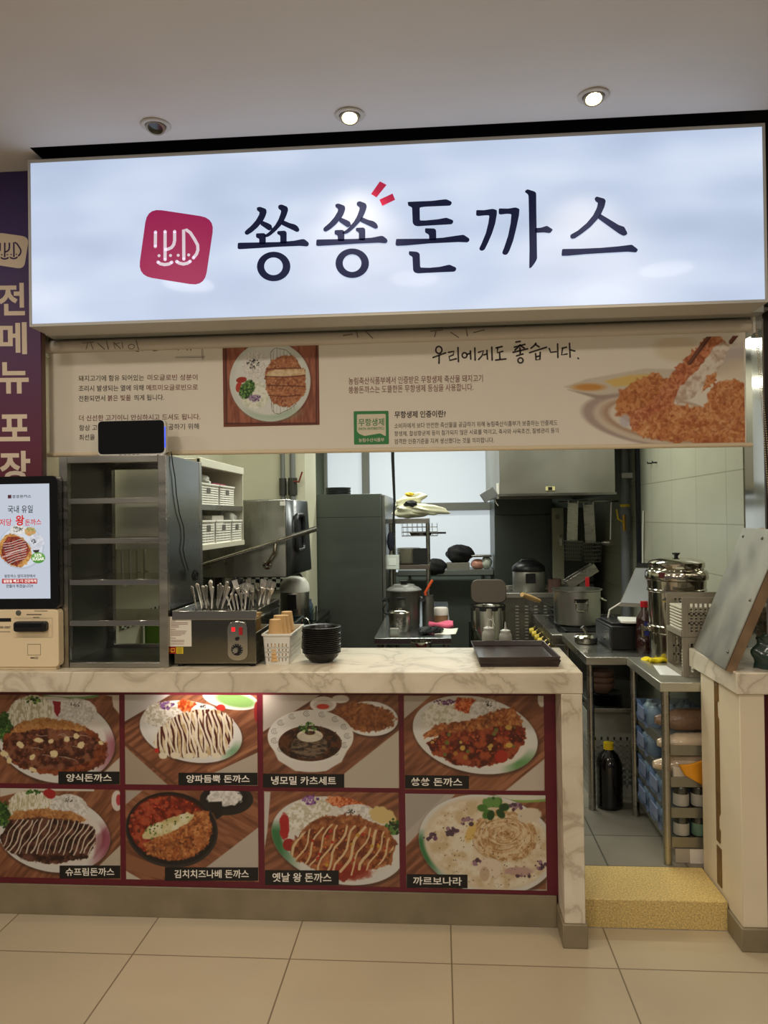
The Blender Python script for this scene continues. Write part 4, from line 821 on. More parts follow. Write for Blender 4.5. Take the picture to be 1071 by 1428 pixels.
MB().box(X0+.008, X1-.008, Y0+.028, Y1-.03, Z0+.004, Z0+.008).build('shelf', STEELD, sh, world=True)

# phone-like display on top of the rack
PY = -.02
px0, px1, pz0, pz1 = brect(136, 586, 231, 629, PY); pz0 = 1.861
ph = thing('pager_display', 'small black-screened display in a white case on top of the shelf rack', 'display', ((px0+px1)/2, PY+.01, 1.861))
MB().prism(rrect(px0, px1, pz0, pz1, .02), PY, PY+.024).build('case', WHITE, ph, bevel=.002, world=True)
MB().prism(rrect(px0+.003, px1-.006, pz0+.008, pz1-.002, .018), PY-.0015, PY+.001).build('screen', GLOSS, ph, world=True)
MB().box(px1-.0045, px1-.0005, PY-.0012, PY+.002, pz0+.03, pz1-.03).build('light_strip', mat('blue_light', (40, 80, 255), .4, emit=1.2), ph, world=True)
b = MB()
for i in range(5): x = px0+.09+i*.018; b.box(x, x+.011, PY-.0006, PY, pz0+.0022, pz0+.0052)
b.build('case_lettering', INK, ph, world=True)
CX = -1.072
pts = [(px1-.01, PY+.012, 1.866), (px1+.015, PY+.02, 1.875)]+[at(x, y, X=CX) for x, y in ((241, 648), (244, 665), (246, 690), (250, 715), (256, 735), (257, 752), (255, 766), (258, 780), (263, 796))]
b = MB(); b.tube(pts, .0022, 6); e = at(266, 802, X=CX)
cb = b.build('power_cable', RUBBER); tag(cb, 'thin black cable hanging down the steel side of the shelf rack', 'cable')
b = MB(); rn = random.Random(4)
for i in range(5): b.tube([e+np.array([.02+rn.uniform(-.012, .012), .012*math.cos(a*1.05+i)*1.3, .014*math.sin(a*1.05+i)*(1+.2*i)]) for a in range(6)], .0025, 6, closed=True)
b.build('coiled_end', RUBBER, cb)

# cutlery warmer
wx0, wx1, wy0, wy1, wz = -1.066, -.726, -.045, .39, 1.238
wm = thing('cutlery_warmer', 'mirror-polished steel cutlery warmer box with an oval dial panel', 'warmer', ((wx0+wx1)/2, .17, CZ))
MIRR = mat('mirror_steel', (122, 119, 108), .07, 1.0, bump=.05, bs=5)
MB().box(wx0+.004, wx1-.004, wy0+.006, wy1, CZ+.012, wz-.034).build('body', MIRR, wm, bevel=.003, world=True)
b = MB().box(wx0, wx1, wy0, wy0+.008, wz-.036, wz).box(wx0, wx1, wy1-.008, wy1, wz-.036, wz).box(wx0, wx0+.008, wy0+.008, wy1-.008, wz-.036, wz).box(wx1-.008, wx1, wy0+.008, wy1-.008, wz-.036, wz)
b.build('rim', CHROME, wm, bevel=.002, world=True)
TOPZ = wz-.012
MB().box(wx0+.008, wx1-.008, wy0+.008, wy1-.008, TOPZ-.006, TOPZ).build('top_plate', mat('black_steel_top', (28, 28, 28), .2, .6), wm, world=True)
for x in (wx0+.02, wx1-.03):
    for y in (wy0+.03, wy1-.04): b = MB().cyl(x+.005, y, CZ, CZ+.013, .012); b.build('foot', RUBBER, wm, world=True)
WP = wy0+.0055
def wr(x0, y0, x1, y1): return brect(x0, y0, x1, y1, WP)
a = wr(317.5, 866, 346, 920.5); b = MB().prism(rrect(*a, .036), WP-.008, WP+.001); cp = b.build('control_panel', CHROME, wm, bevel=.003, seg=3, world=True)
def disc(px, py, r, d0, d1, y=WP-.008): 
    p = at(px, py, Y=y); g = MB(); g.mx = Matrix.Translation((p[0], y, p[2])) @ Matrix.Rotation(math.radians(90), 4, 'X'); return g.lathe([(0, d0), (r, d0), (r*.92, d1), (0, d1)], n=28)
disc(330.5, 906, .0235, 0, .002).build('dial_plate', BLACK, cp, world=True); disc(329.5, 906.5, .0105, .002, .016).build('dial', mat('dial_grey', (160, 158, 148), .3, .7), cp, world=True); disc(331, 890.5, .008, 0, .008).build('button', BLACK, cp, world=True)
g = MB()
for k in range(11):
    t = math.radians(-50+k*28); p = at(330.5, 906, Y=WP-.011); g.box(p[0]+math.cos(t)*.0195-.001, p[0]+math.cos(t)*.0195+.001, WP-.0106, WP-.01, p[2]+math.sin(t)*.0195-.001, p[2]+math.sin(t)*.0195+.001)
g.build('dial_marks', WHITE, cp, world=True)
a = wr(324, 874.5, 328.5, 880); MB().box(a[0], a[1], WP-.011, WP-.007, a[2], a[3]).build('pilot_light', mat('lit_red', (255, 30, 40), .3, emit=.9), cp, world=True)
a = wr(334, 874, 339, 885); MB().box(a[0], a[1], WP-.012, WP-.007, a[2], a[3]).build('power_switch', RED, cp, bevel=.001, world=True)
a = wr(236, 860, 267, 901.5); no = MB().box(a[0]+.003, a[1], WP-.0008, WP+.0008, a[2], a[3]).build('notice', mat('paper', (226, 220, 206), .6), wm, world=True)
b = MB(); NP = dict(Y=WP-.0014); stroke(b, [(242, 863), (259, 863)], 1.5, NP, cap=False)
b.build('notice_heading', mat('blue_ink', (40, 70, 130), .5), no, smooth=0, world=True); b = MB(); rn = random.Random(2)
for i, y in enumerate((866, 868.5, 870.5, 872.5, 874.5, 877.5, 880, 882, 884, 886, 890, 893, 895, 898)): stroke(b, [(238.5, y), (238.5+rn.uniform(10, 24) if i not in (0, 5, 10) else 245, y)], .7, NP, cap=False)
b.build('notice_text', mat('red_grey_ink', (140, 90, 84), .5), no, smooth=0, world=True)
a = wr(236.5, 902.5, 245.5, 911.5); st = MB().box(a[0]+.003, a[1], WP-.0008, WP+.0008, a[2], a[3]).build('warning_sticker', RED, wm, world=True)
b = MB(); stroke(b, [(238.5, 904.5), (243.5, 904.5), (243.5, 908.5), (238.5, 908.5)], 1, NP, closed=True); stroke(b, [(239, 909), (241, 910)], .8, NP); b.build('warning_mark', YELLOW, st, smooth=0, world=True)
a = wr(245.8, 902.5, 255.5, 911.5); st = MB().box(a[0], a[1], WP-.0008, WP+.0008, a[2], a[3]).build('warning_sticker', YELLOW, wm, world=True)
b = MB()
for y in (904, 906, 908, 910): stroke(b, [(247, y), (254, y)], .6, NP, cap=False)
b.build('warning_text', INK, st, smooth=0, world=True)

# cutlery standing in the warmer
def spoon_bm():
    def fn(u, v):
        w = .0035+.006*max(0, (v-.25)/.75)**1.2 if v < .9 else .0095*math.sqrt(max(0, 1-((v-.9)/.1)**2)*.999+.001)
        return ((u-.5)*2*w, .002*math.cos((u-.5)*3)+.006*math.sin(v*2.4), v*.118)
    return MB().sheet(fn, 4, 14)
def fork_bm():
    g = MB()
    g.sheet(lambda u, v: ((u-.5)*(.007 if v < .6 else .007+.014*min(1, (v-.6)/.25)), .005*math.sin(v*3), v*.085), 4, 10)
    for i in range(4): g.box(-.0098+i*.0056, -.0068+i*.0056, -.0012, .0006, .083, .116)
    return g
CUT = mat('cutlery_steel', (214, 208, 196), .28, 1.0)
def stick_bm(): return MB().prism([(-.0035, -.0035), (.0035, -.0035), (.0035, .0035), (-.0035, .0035)], 0, .15, 'XY')
def cutlery(name, lab, cat, grp, bm, m, spots, part, solid=0):
    first = None
    for x, y, rx, ry, rz, sc in spots:
        if first is None:
            first = thing(name, lab, cat, (x, y, TOPZ), (rx, ry, rz), grp); bm.build(part, m, first, solid=solid); first.scale = (sc,)*3
        else: dup(first, (x, y, TOPZ), (rx, ry, rz), scale=(sc,)*3)
rn = random.Random(9); sp = []
for i in range(16):
    u = i/15; sp.append((-1.005+.10*u+rn.uniform(-.006, .006), .075+.06*(i % 3)+rn.uniform(-.01, .01), rn.uniform(-.12, .05), -.42+.78*u+rn.uniform(-.06, .06), rn.uniform(-.4, .4), rn.uniform(.8, 1.02)))
cutlery('spoon', 'steel spoon with its flat handle up in the left bunch in the warmer', 'spoon', 'spoons in the warmer, left bunch', spoon_bm(), CUT, sp, 'spoon_body', .0014)
sp = []
for i in range(10):
    u = i/9; sp.append((-.85+.06*u, .05+.03*(i % 2), rn.uniform(-.1, .05), -.35+.5*u, rn.uniform(-.4, .4), rn.uniform(.52, .66)))
cutlery('short_spoon', 'short steel teaspoon in the low front bunch in the warmer', 'spoon', 'teaspoons in the warmer, front bunch', spoon_bm(), CUT, sp, 'spoon_body', .0014)
sp = []
for i in range(14):
    u = i/13; sp.append((-.835+.095*u, .17+.05*(i % 3), rn.uniform(-.12, .05), -.3+.62*u+rn.uniform(-.08, .08), rn.uniform(-.5, .5), rn.uniform(.8, 1.05)))
cutlery('fork', 'steel fork with tines up in the right bunch in the warmer', 'fork', 'forks in the warmer, right bunch', fork_bm(), CUT, sp, 'fork_body', .0012)
sp = []
for i in range(16):
    sp.append((-.925+.007*(i % 8)+rn.uniform(-.002, .002), .24+.018*(i//8), -.05, .16+.02*(i % 8), rn.uniform(-.2, .2), rn.uniform(.72, .84)))
cutlery('chopstick', 'black chopstick slanting in the dark bunch behind the spoons', 'chopstick', 'black chopsticks in the warmer', stick_bm(), BLACK, sp, 'stick')
kn = thing('knife', 'small knife with a black handle standing among the forks in the warmer', 'knife', (-.803, .12, TOPZ))
MB().prism(rrect(-.006, .006, 0, .05, .005), -.004, .004).build('handle', BLACK, kn, bevel=.001); MB().prism([(-.006, .05), (.006, .05), (.005, .09), (-.003, .10)], -.0008, .0008).build('blade', CUT, kn)

# white basket of paper cups
def basket(x0, x1, y0, y1, h, cols, rows, fcols, m, taper=.008, t=.003, name='basket_body'):
    """open box whose walls are lattices of bars, so that the holes are real"""
    g = MB()
    def wall(P, Q, n, R_):
        P, Q = np.array(P), np.array(Q); L = np.linalg.norm(Q-P); u = (Q-P)/L; nv = np.array([-u[1], u[0], 0])
        cx = (x0+x1)/2; cy = (y0+y1)/2
        if nv @ (np.array([cx, cy, 0])-np.array([*P[:2], 0])) < 0: nv = -nv
        def bar(a, b, za, zb):
            def V(s, z, d): 
                e = taper*(1-z/h); return P+u*(e+(L-2*e)*s)+nv*(e+d)+np.array([0, 0, z])
            q = [V(a, za, 0), V(b, za, 0), V(b, za, t), V(a, za, t), V(a, zb, 0), V(b, zb, 0), V(b, zb, t), V(a, zb, t)]
            g.add(q, [(0, 1, 2, 3), (4, 7, 6, 5), (0, 4, 5, 1), (1, 5, 6, 2), (2, 6, 7, 3), (3, 7, 4, 0)])
        z0, z1 = h*.10, h*.70; bar(0, 1, 0, z0); bar(0, 1, z1, h)
        for i in range(n+1):
            w = .30/n; c = i*(1-.16)/n+.08; bar(0 if i == 0 else c-w, 1 if i == n else c+w, z0, z1)
        for j in range(1, R_): z = z0+(z1-z0)*j/R_; bar(.03, .97, z-h*.025, z+h*.025)
    wall((x0, y0, 0), (x1, y0, 0), cols, rows); wall((x0, y1, 0), (x1, y1, 0), cols, rows); wall((x0, y0, 0), (x0, y1, 0), fcols, rows); wall((x1, y0, 0), (x1, y1, 0), fcols, rows)
    g.box(x0+taper, x1-taper, y0+taper, y1-taper, 0, t)
    return g
bk = thing('cup_basket', 'white perforated basket holding brown paper cups beside the warmer', 'basket', (-.655, .135, CZ))
basket(-.056, .056, -.135, .135, .122, 6, 4, 14, WHITE).build('basket_body', WHITE, bk, smooth=0)
b = MB().box(-.061, .061, -.140, -.134, .116, .124).box(-.061, .061, .134, .140, .116, .124).box(-.061, -.055, -.134, .134, .116, .124).box(.055, .061, -.134, .134, .116, .124); b.build('rim', WHITE, bk, bevel=.001)
KRAFT = mat('kraft_paper', (206, 166, 112), .7, noise=.06, ns=20)
cup0 = None
for j in range(4):
    for i in range(7):
        x, y, z = -.668+.003*j, .035+j*.063, CZ+.012+.0145*i+.008*(j % 2)
        if cup0 is None:
            cup0 = thing('paper_cup', 'brown paper cup upside down in the nested stacks in the white basket', 'cup', (x, y, z), group='paper cups stacked in the white basket')
            MB().lathe([(.0315, .0), (.0325, .002), (.0315, .004), (.0225, .078), (.0215, .0785), (0, .077), (0, .0762), (.021, .0765), (.030, .004)], n=28).build('cup_body', KRAFT, cup0)
        else: dup(cup0, (x, y, z))

# black bowls and brown trays
BOWLB = mat('black_melamine', (16, 16, 18), .3)
bw0 = None
for i in range(14):
    p = (-.487+.0015*math.sin(i*2.1), .075+.0015*math.cos(i*1.7), CZ+.0078*i)
    if bw0 is None:
        bw0 = thing('black_bowl', 'black bowl in the tall stack on the counter', 'bowl', p, group='stacked black bowls on the counter')
        MB().lathe([(0, .0), (.043, 0), (.046, .003), (.067, .022), (.0715, .036), (.0785, .0385), (.079, .042), (.0765, .043), (.0685, .039), (.063, .024), (.042, .006), (0, .005)], n=44).build('bowl_body', BOWLB, bw0)
    else: dup(bw0, p)
TRAYM = mat('brown_tray', (46, 32, 30), .28, coat=.2, noise=.05, ns=8)
def tray(loc, rz, label):
    t = thing('serving_tray', label, 'tray', loc, (0, 0, rz), group='brown serving trays')
    MB().box(-.150, .150, -.185, .185, 0, .006).build('tray_base', TRAYM, t, bevel=.002)
    def rim(u, v): return None
    o = [(-.150, -.185), (.150, -.185), (.150, .185), (-.150, .185)]; q = [(-.158, -.193), (.158, -.193), (.158, .193), (-.158, .193)]; g = MB()
    k = [(x*1.0, y, .004) for x, y in o]+[(x, y, .026) for x, y in q]+[(x*.975, y*.98, .026) for x, y in q]+[(x*.97, y*.975, .006) for x, y in o]
    g.add(k, [f for i in range(4) for j in [(i+1) % 4] for f in ((i, j, j+4, i+4), (i+4, j+4, j+8, i+8), (i+8, j+8, j+12, i+12), (i+12, j+12, j, i))])
    g.build('tray_rim', TRAYM, t, bevel=.0015); return t
tray((.296, .15, CZ), .02, 'lower dark brown tray, mostly hidden beneath another tray on the counter')
tray((.292, .145, CZ+.014), .035, 'empty dark brown tray on top of another at the counter end')
def squeeze(loc, label, tall):
    t = thing('squeeze_bottle', label, 'bottle', loc, group='squeeze bottles behind the trays')
    MB().lathe([(0, 0), (.027, 0), (.029, .004), (.029, .06*tall), (.025, .075*tall), (.02, .08*tall), (0, .08*tall)], n=28).build('bottle_body', mat('clouded_plastic', (150, 148, 138), .35, noise=.1, ns=30), t)
    MB().lathe([(.021, .078*tall), (.022, .092*tall), (.012, .097*tall), (.005, .10*tall), (.0025, .135*tall), (0, .135*tall)], n=24).build('nozzle', mat('nozzle_grey', (178, 176, 166), .4), t)
    return t
t = squeeze((.208, .372, CZ), 'taller squeeze bottle with a curved tip tube behind the brown tray', .98)
MB().tube([(.004, 0, .125), (.012, 0, .128), (.022, 0, .118), (.027, 0, .10)], .002, 6).build('tip_tube', WHITE, t)
squeeze((.282, .372, CZ), 'shorter squeeze bottle with a plain pointed cap behind the brown tray', .86)

# ------------------------------------------------------------------ on the side counter
pn = thing('steel_cover', 'large dull steel cover leaning against the dark pillar on the side counter', 'cover', (1.085, .37, CZ))
B0 = np.array([1.085, .372, 1.018]); B1 = np.array([1.040, -.105, 1.018]); T0 = np.array([1.262, .272, 1.535])
u = B1-B0; v = T0-B0; nn = np.cross(u, v); nn = nn/np.linalg.norm(nn); nn = nn if nn[0] > 0 else -nn
def slab(g, a0, a1, b0, b1, d0, d1):
    q = [B0+u*a+v*b_+nn*d for d in (d0, d1) for b_ in (b0, b1) for a in (a0, a1)]
    return g.add(q, [(0, 2, 3, 1), (4, 5, 7, 6), (0, 1, 5, 4), (2, 6, 7, 3), (0, 4, 6, 2), (1, 3, 7, 5)])
WORN = mat('worn_steel', (152, 150, 140), .46, .65, noise=.28, ns=5, rvar=.12)
slab(MB(), 0, 1, 0, 1, 0, .006).build('face', WORN, pn, bevel=.004, world=True)
g = MB(); slab(g, .97, 1, 0.0, 1, .006, .04); slab(g, 0, .03, 0.0, 1, .006, .04); slab(g, .03, .97, .97, 1, .006, .04); slab(g, .03, .97, 0, .03, .006, .04)
g.build('folded_edge', mat('brown_steel', (150, 128, 108), .4, .9, noise=.25, ns=12), pn, bevel=.002, world=True)
b = MB()
for a, w in ((.12, .93), (.62, .93), (.93, .12), (.93, .5)): p = B0+u*a+v*w; b.blob(tuple(p-nn*.001), (.006,)*3, 8, 6)
b.build('rivet', STEELD, pn, world=True)
b = MB(); b.sheet(lambda s_, t_: (1.165+.15*s_+.02*math.sin(9*t_+5*s_)*t_, -.115+.05*math.sin(3.1*s_)*(1-t_*.6)*(-1)+.06, CZ+.13*t_*(1-.35*abs(s_-.4))+.004*math.sin(22*s_)), 22, 12)
tag(b.build('green_bag', mat('green_film', (44, 62, 54), .22, coat=.3), solid=.004), 'crumpled dark green plastic bag behind the leaning steel cover', 'bag')
# ------------------------------------------------------------------ kitchen, left side
KZ = .112
def cbox(*a, **k): return MB().box(*a)
wc = thing('wall_cabinet', 'open-fronted steel wall cabinet with white baskets on two levels', 'cabinet', (-1.31, .83, 1.465))
b = MB().box(-1.517, -1.105, .45, .462, 1.465, 1.885).box(-1.517, -1.105, 1.208, 1.22, 1.465, 1.885).box(-1.517, -1.105, .462, 1.208, 1.865, 1.885).box(-1.517, -1.105, .462, 1.208, 1.465, 1.48).box(-1.517, -1.505, .462, 1.208, 1.48, 1.865)
b.box(-1.12, -1.100, .45, 1.22, 1.85, 1.888).box(-1.12, -1.100, .45, 1.22, 1.455, 1.482); b.build('carcass', mat('satin_steel', (216, 212, 192), .42, .35, noise=.06, ns=3), wc, bevel=.002, world=True)
MB().box(-1.505, -1.108, .462, 1.208, 1.660, 1.672).box(-1.112, -1.104, .462, 1.208, 1.645, 1.672).build('shelf', STEEL, wc, bevel=.001, world=True)
BSKM = mat('white_basket', (232, 230, 218), .5)
def slat_basket(loc, wx, wy, h, label):
    t = thing('storage_basket', label, 'basket', loc, group='white baskets in the wall cabinet'); x, y = wx/2, wy/2
    b = MB().box(-x, x, -y, y, 0, .004); n = 9
    for i in range(n):
        z0 = h*i/n; z1 = z0+h/n*.62; e = .004*(1-i/n)
        b.box(x-.003-e, x-e, -y+e, y-e, z0, z1).box(-x+e, -x+.003+e, -y+e, y-e, z0, z1).box(-x+e, x-e, -y+e, -y+.003+e, z0, z1).box(-x+e, x-e, y-.003-e, y-e, z0, z1)
    for i in range(5):
        q = -y+.006+i*(wy-.012)/4; b.box(x-.0045, x-.003, q-.003, q+.003, 0, h)
    for i in range(7):
        q = -x+.006+i*(wx-.012)/6; b.box(q-.003, q+.003, -y+.003, -y+.0045, 0, h)
    b.build('basket_body', BSKM, t, smooth=0)
    MB().box(x-.004, x+.004, -y, y, h-.008, h).box(-x-.004, -x+.004, -y, y, h-.008, h).box(-x, x, -y-.004, -y+.004, h-.008, h).box(-x, x, y-.004, y+.004, h-.008, h).build('rim', BSKM, t, bevel=.001)
    b = MB(); b.prism(rrect(-.028, .028, h*.55, h*.8, .008), x-.0005, x+.0015, 'YZ'); b.build('grip_hole', mat('grip_grey', (90, 88, 80), .6), t)
    return t
slat_basket((-1.25, .66, 1.672), .24, .34, .105, 'larger white slatted basket on the cabinet upper shelf, with a plastic bag in it')
slat_basket((-1.25, .99, 1.672), .24, .27, .105, 'white slatted basket at the far end of the cabinet upper shelf')
slat_basket((-1.235, .575, 1.4805), .26, .2, .115, 'near white slatted basket on the cabinet lower shelf, partly hidden by the rack')
slat_basket((-1.235, .83, 1.4805), .26, .27, .115, 'middle white slatted basket on the cabinet lower shelf')
slat_basket((-1.235, 1.085, 1.4805), .26, .2, .115, 'far white slatted basket on the cabinet lower shelf, with a clear bag over its edge')
FILM = mat('clear_film', (225, 225, 215), .15, alpha=.55, spec=.8)
def crumple(name, lab, c, r, m, seed, wob=.16, cat='bag', sc=1): 
    b = MB(); b.blob(c, r, 26, 16, wob, seed); o = b.build(name, m); return tag(o, lab, cat)
crumple('plastic_bag', 'crumpled white plastic bag in the upper cabinet basket', (-1.21, .72, 1.79), (.06, .09, .035), mat('white_film', (230, 230, 222), .3), 3)
crumple('plastic_bag', 'clear plastic bag lying over the far lower cabinet basket', (-1.16, 1.09, 1.60), (.05, .07, .05), FILM, 5)
b = MB().box(-.08, .08, -.12, .12, 0, .02); t = tag(b.build('folded_cloth', mat('pink_cloth', (190, 90, 120), .8), bevel=.006), 'folded pink cloth in the far upper cabinet basket', 'cloth'); t.location = (-1.25, .99, 1.772)
b = MB().box(-.1, .1, -.1, .1, 0, .07); t = tag(b.build('carton', mat('white_card', (214, 208, 196), .6), bevel=.003), 'pale carton standing in the middle lower cabinet basket', 'box'); t.location = (-1.235, .83, 1.55)

# splash panel, checker strip, hanging ladles below the cabinet
struct(MB().box(-1.518, -1.512, 1.2, 2.24, .9, 1.46).build('trim_6', STEELD, smooth=0))
chk = bpy.data.materials.new('checker_strip'); chk.use_nodes = True
_t = chk.node_tree.nodes.new('ShaderNodeTexChecker'); _t.inputs['Scale'].default_value = 34; _c = chk.node_tree.nodes.new('ShaderNodeTexCoord')
_t.inputs['Color1'].default_value = rgba((20, 22, 22)); _t.inputs['Color2'].default_value = rgba((214, 214, 196))
chk.node_tree.links.new(_c.outputs['Object'], _t.inputs[0]); chk.node_tree.links.new(_t.outputs[0], chk.node_tree.nodes['Principled BSDF'].inputs['Base Color'])
struct(MB().box(-1.45, -1.10, 2.243, 2.249, 1.10, 1.21).box(-1.511, -1.509, .5, 1.2, 1.08, 1.14).build('trim_7', chk, smooth=0))
first = None
for i, y in enumerate((.47, .56, .65, .74)):
    if first is None:
        first = thing('ladle', 'steel ladle hanging under the wall cabinet, seen through the rack', 'ladle', (-1.49, y, 1.465), group='ladles under the wall cabinet')
        MB().box(-.004, .004, -.008, .008, -.13, 0).build('handle', CUT, first); MB().blob((0.01, 0, -.15), (.02, .032, .032), 14, 10).build('bowl', CUT, first)
    else: dup(first, (-1.49, y, 1.465))
t = MB().box(-1.505, -1.35, .75, .80, .902, 1.09).build('detergent_bottle', mat('green_plastic', (96, 140, 40), .35), bevel=.02); tag(t, 'green detergent bottle on the dish table, seen through the rack', 'bottle')

dt = thing('dish_table', 'dark steel dish table along the cream wall under the dishwasher', 'table', (-1.18, 1.6, KZ))
DST = mat('dark_table_steel', (70, 72, 68), .25, .9)
MB().box(-1.51, -.84, .95, 2.24, .872, .9).box(-.93, -.84, 2.24, 2.71, .872, .9).build('tabletop', DST, dt, bevel=.002, world=True)
for x, y in ((-.88, 1.0), (-.88, 2.65), (-1.47, 1.0), (-1.47, 2.2)): MB().cyl(x, y, KZ, .872, .018).build('leg', STEELD, dt, world=True)
MB().box(-.846, -.84, .95, 2.71, .85, .872).build('apron', STEELD, dt, world=True)
dw = thing('dishwasher', 'steel dishwasher hood with a long lift bar against the cream wall', 'dishwasher', (-1.2, 1.72, .9))
b = MB(); b.add([(-1.505, 1.38, 1.255), (-.895, 1.38, 1.255), (-.86, 2.02, 1.255), (-1.505, 2.02, 1.255), (-1.505, 1.42, 1.705), (-.905, 1.42, 1.715), (-.88, 2.0, 1.715), (-1.505, 2.0, 1.705)],
      [(0, 1, 5, 4), (1, 2, 6, 5), (2, 3, 7, 6), (3, 0, 4, 7), (4, 5, 6, 7), (0, 3, 2, 1)])
b.build('hood', mat('hood_steel', (150, 150, 142), .28, 1.0, noise=.15, ns=2.5, rvar=.08, stretch=(3, 1, .6)), dw, bevel=.006, world=True)
b = MB(); b.add([(-.893, 1.385, 1.26), (-.858, 2.015, 1.26), (-.877, 1.995, 1.71), (-.902, 1.425, 1.71)], [(0, 1, 2, 3)]); b.build('side_panel', mat('side_grey', (92, 94, 96), .3, .8), dw, world=True, solid=.004)
b = MB(); ring = rounded([(1.56, 1.40), (1.80, 1.40), (1.80, 1.62), (1.56, 1.62)], .05, 5); b.tube([(-.868-.0*y, y, z) for y, z in ring], .014, 8, closed=True); b.build('grip_frame', BLACK, dw, world=True)
L0 = at(272, 791, Y=1.30); L1 = at(442, 737, Y=1.34)
b = MB(); b.tube([L0, L0*.2+L1*.8], .011, 10).build('lift_bar', CHROME, dw, world=True); b = MB(); b.tube([L0*.2+L1*.8, L1], .016, 10).build('bar_grip', STEELD, dw, world=True)
A1 = at(384, 755, Y=1.36); A2 = at(372, 788, Y=1.37); b = MB(); b.tube([A1, A1*.5+A2*.5+np.array([.02, 0, 0]), A2], .011, 8); b.tube([A2+np.array([.02*math.cos(a), 0, .02*math.sin(a)]) for a in np.linspace(0, 6.0, 14)], .006, 6, closed=True); b.build('lever', CHROME, dw, world=True)
for y in (1.46, 1.95): MB().box(-1.49, -1.44, y-.02, y+.02, .9, 1.26).build('post', STEELD, dw, world=True)
MB().box(-.93, -.90, 1.385, 1.392, 1.675, 1.70).build('badge', WHITE, dw, world=True)
# gas pipes on the cream wall
for i, (x, lab) in enumerate(((-1.085, 'thinner grey gas pipe on the cream wall'), (-1.015, 'grey gas pipe with a red lever valve on the cream wall'))):
    t = thing('gas_pipe', lab, 'pipe', (x, 2.215, 1.72)); r_ = .016 if i == 0 else .02
    MB().cyl(0, 0, 0, .98, r_, n=16).build('pipe', mat('pipe_grey', (112, 116, 112), .45), t); MB().cyl(0, 0, .04, .16, r_*1.6, n=16).build('fitting', mat('pipe_fitting', (70, 70, 66), .4, .6), t)
    MB().cyl(0, 0, .36+.05*i, .40+.05*i, r_*1.08, n=16).build('yellow_tape', YELLOW, t)
    if i: b = MB(); b.tube([(.0, -.02, .14), (.05, -.035, .13), (.075, -.04, .20)], .007, 6); b.build('valve_lever', mat('lever_red', (120, 50, 40), .5), t)
    MB().cyl(0, 0, -.012, .0, r_*2.2, n=16).build('flange', mat('flange_grey', (170, 170, 158), .5), t)
t = MB().box(-1.15, -.96, 2.18, 2.248, 1.695, 1.708).build('pipe_bracket', mat('bracket_white', (205, 205, 190), .5), bevel=.002); tag(t, 'pale metal bracket beneath the two gas pipes', 'bracket')
# rice cooker, dish rack, glasses
def rice_cooker(loc, r, h, body, lid, label, rz=0):
    t = thing('rice_cooker', label, 'rice cooker', loc, (0, 0, rz))
    MB().lathe([(0, 0), (r*.96, 0), (r, .01), (r, h*.66), (r*.98, h*.68), (0, h*.68)], n=40).build('body', body, t)
    MB().lathe([(r*1.02, h*.66), (r*1.04, h*.72), (r*.98, h*.84), (r*.72, h*.95), (r*.3, h), (0, h)], n=40).build('lid', lid, t)
    b = MB(); b.tube([(-r*.55, 0, h*.93), (-r*.4, 0, h*1.03), (r*.4, 0, h*1.03), (r*.55, 0, h*.93)], r*.10, 8); b.build('carry_handle', BLACK, t)
    b = MB().box(-r*.3, r*.3, -r*1.06, -r*.9, h*.30, h*.62); b.build('control_panel', BLACK, t, bevel=.003); return t
rice_cooker((-.985, 2.08, .9), .098, .31, STEEL, WHITE, 'steel rice cooker with a white lid on the dish table')
b = MB(); t = thing('dish_rack', 'dark green-black plastic dish rack on the dish table', 'rack', (-1.0, 1.45, .9))
b.box(-.15, .15, -.24, -.225, .005, .09).box(-.15, .15, .225, .24, .005, .09).box(-.15, -.135, -.225, .225, .005, .09).box(.135, .15, -.225, .225, .005, .09).build('frame', mat('dark_teal_plastic', (28, 40, 40), .35), t, bevel=.003)
for i in range(7): MB().box(-.135, .135, -.20+i*.062, -.194+i*.062, .0, .07).build('divider', MATS['dark_teal_plastic'], t)
first = None
for x, y, lab in ((-.875, 2.0, 'near clear drinking glass at the dish table edge'), (-.872, 2.12, 'far clear drinking glass at the dish table edge')):
    t = tag(MB().lathe([(0, 0), (.027, 0), (.032, .1), (.030, .1), (.025, .006), (0, .006)], n=24).build('drinking_glass', GLASS), lab, 'glass', 'glasses on the dish table'); t.location = (x, y, .9)
t = tag(MB().lathe([(0, 0), (.024, 0), (.024, .1), (.014, .12), (.014, .14), (0, .14)], n=20).build('water_bottle', mat('blue_grey_bottle', (70, 84, 100), .25)), 'small dark bottle behind the drinking glasses', 'bottle'); t.location = (-.905, 2.20, .9)
b = MB(); b.tube([(-.852, 1.6, .9), (-.852, 1.6, .96), (-.846, 1.6, .985), (-.82, 1.6, .985), (-.805, 1.6, .965), (-.805, 1.6, .94)], .008, 8); tag(b.build('faucet', CHROME), 'small chrome faucet at the edge of the dish table', 'faucet')

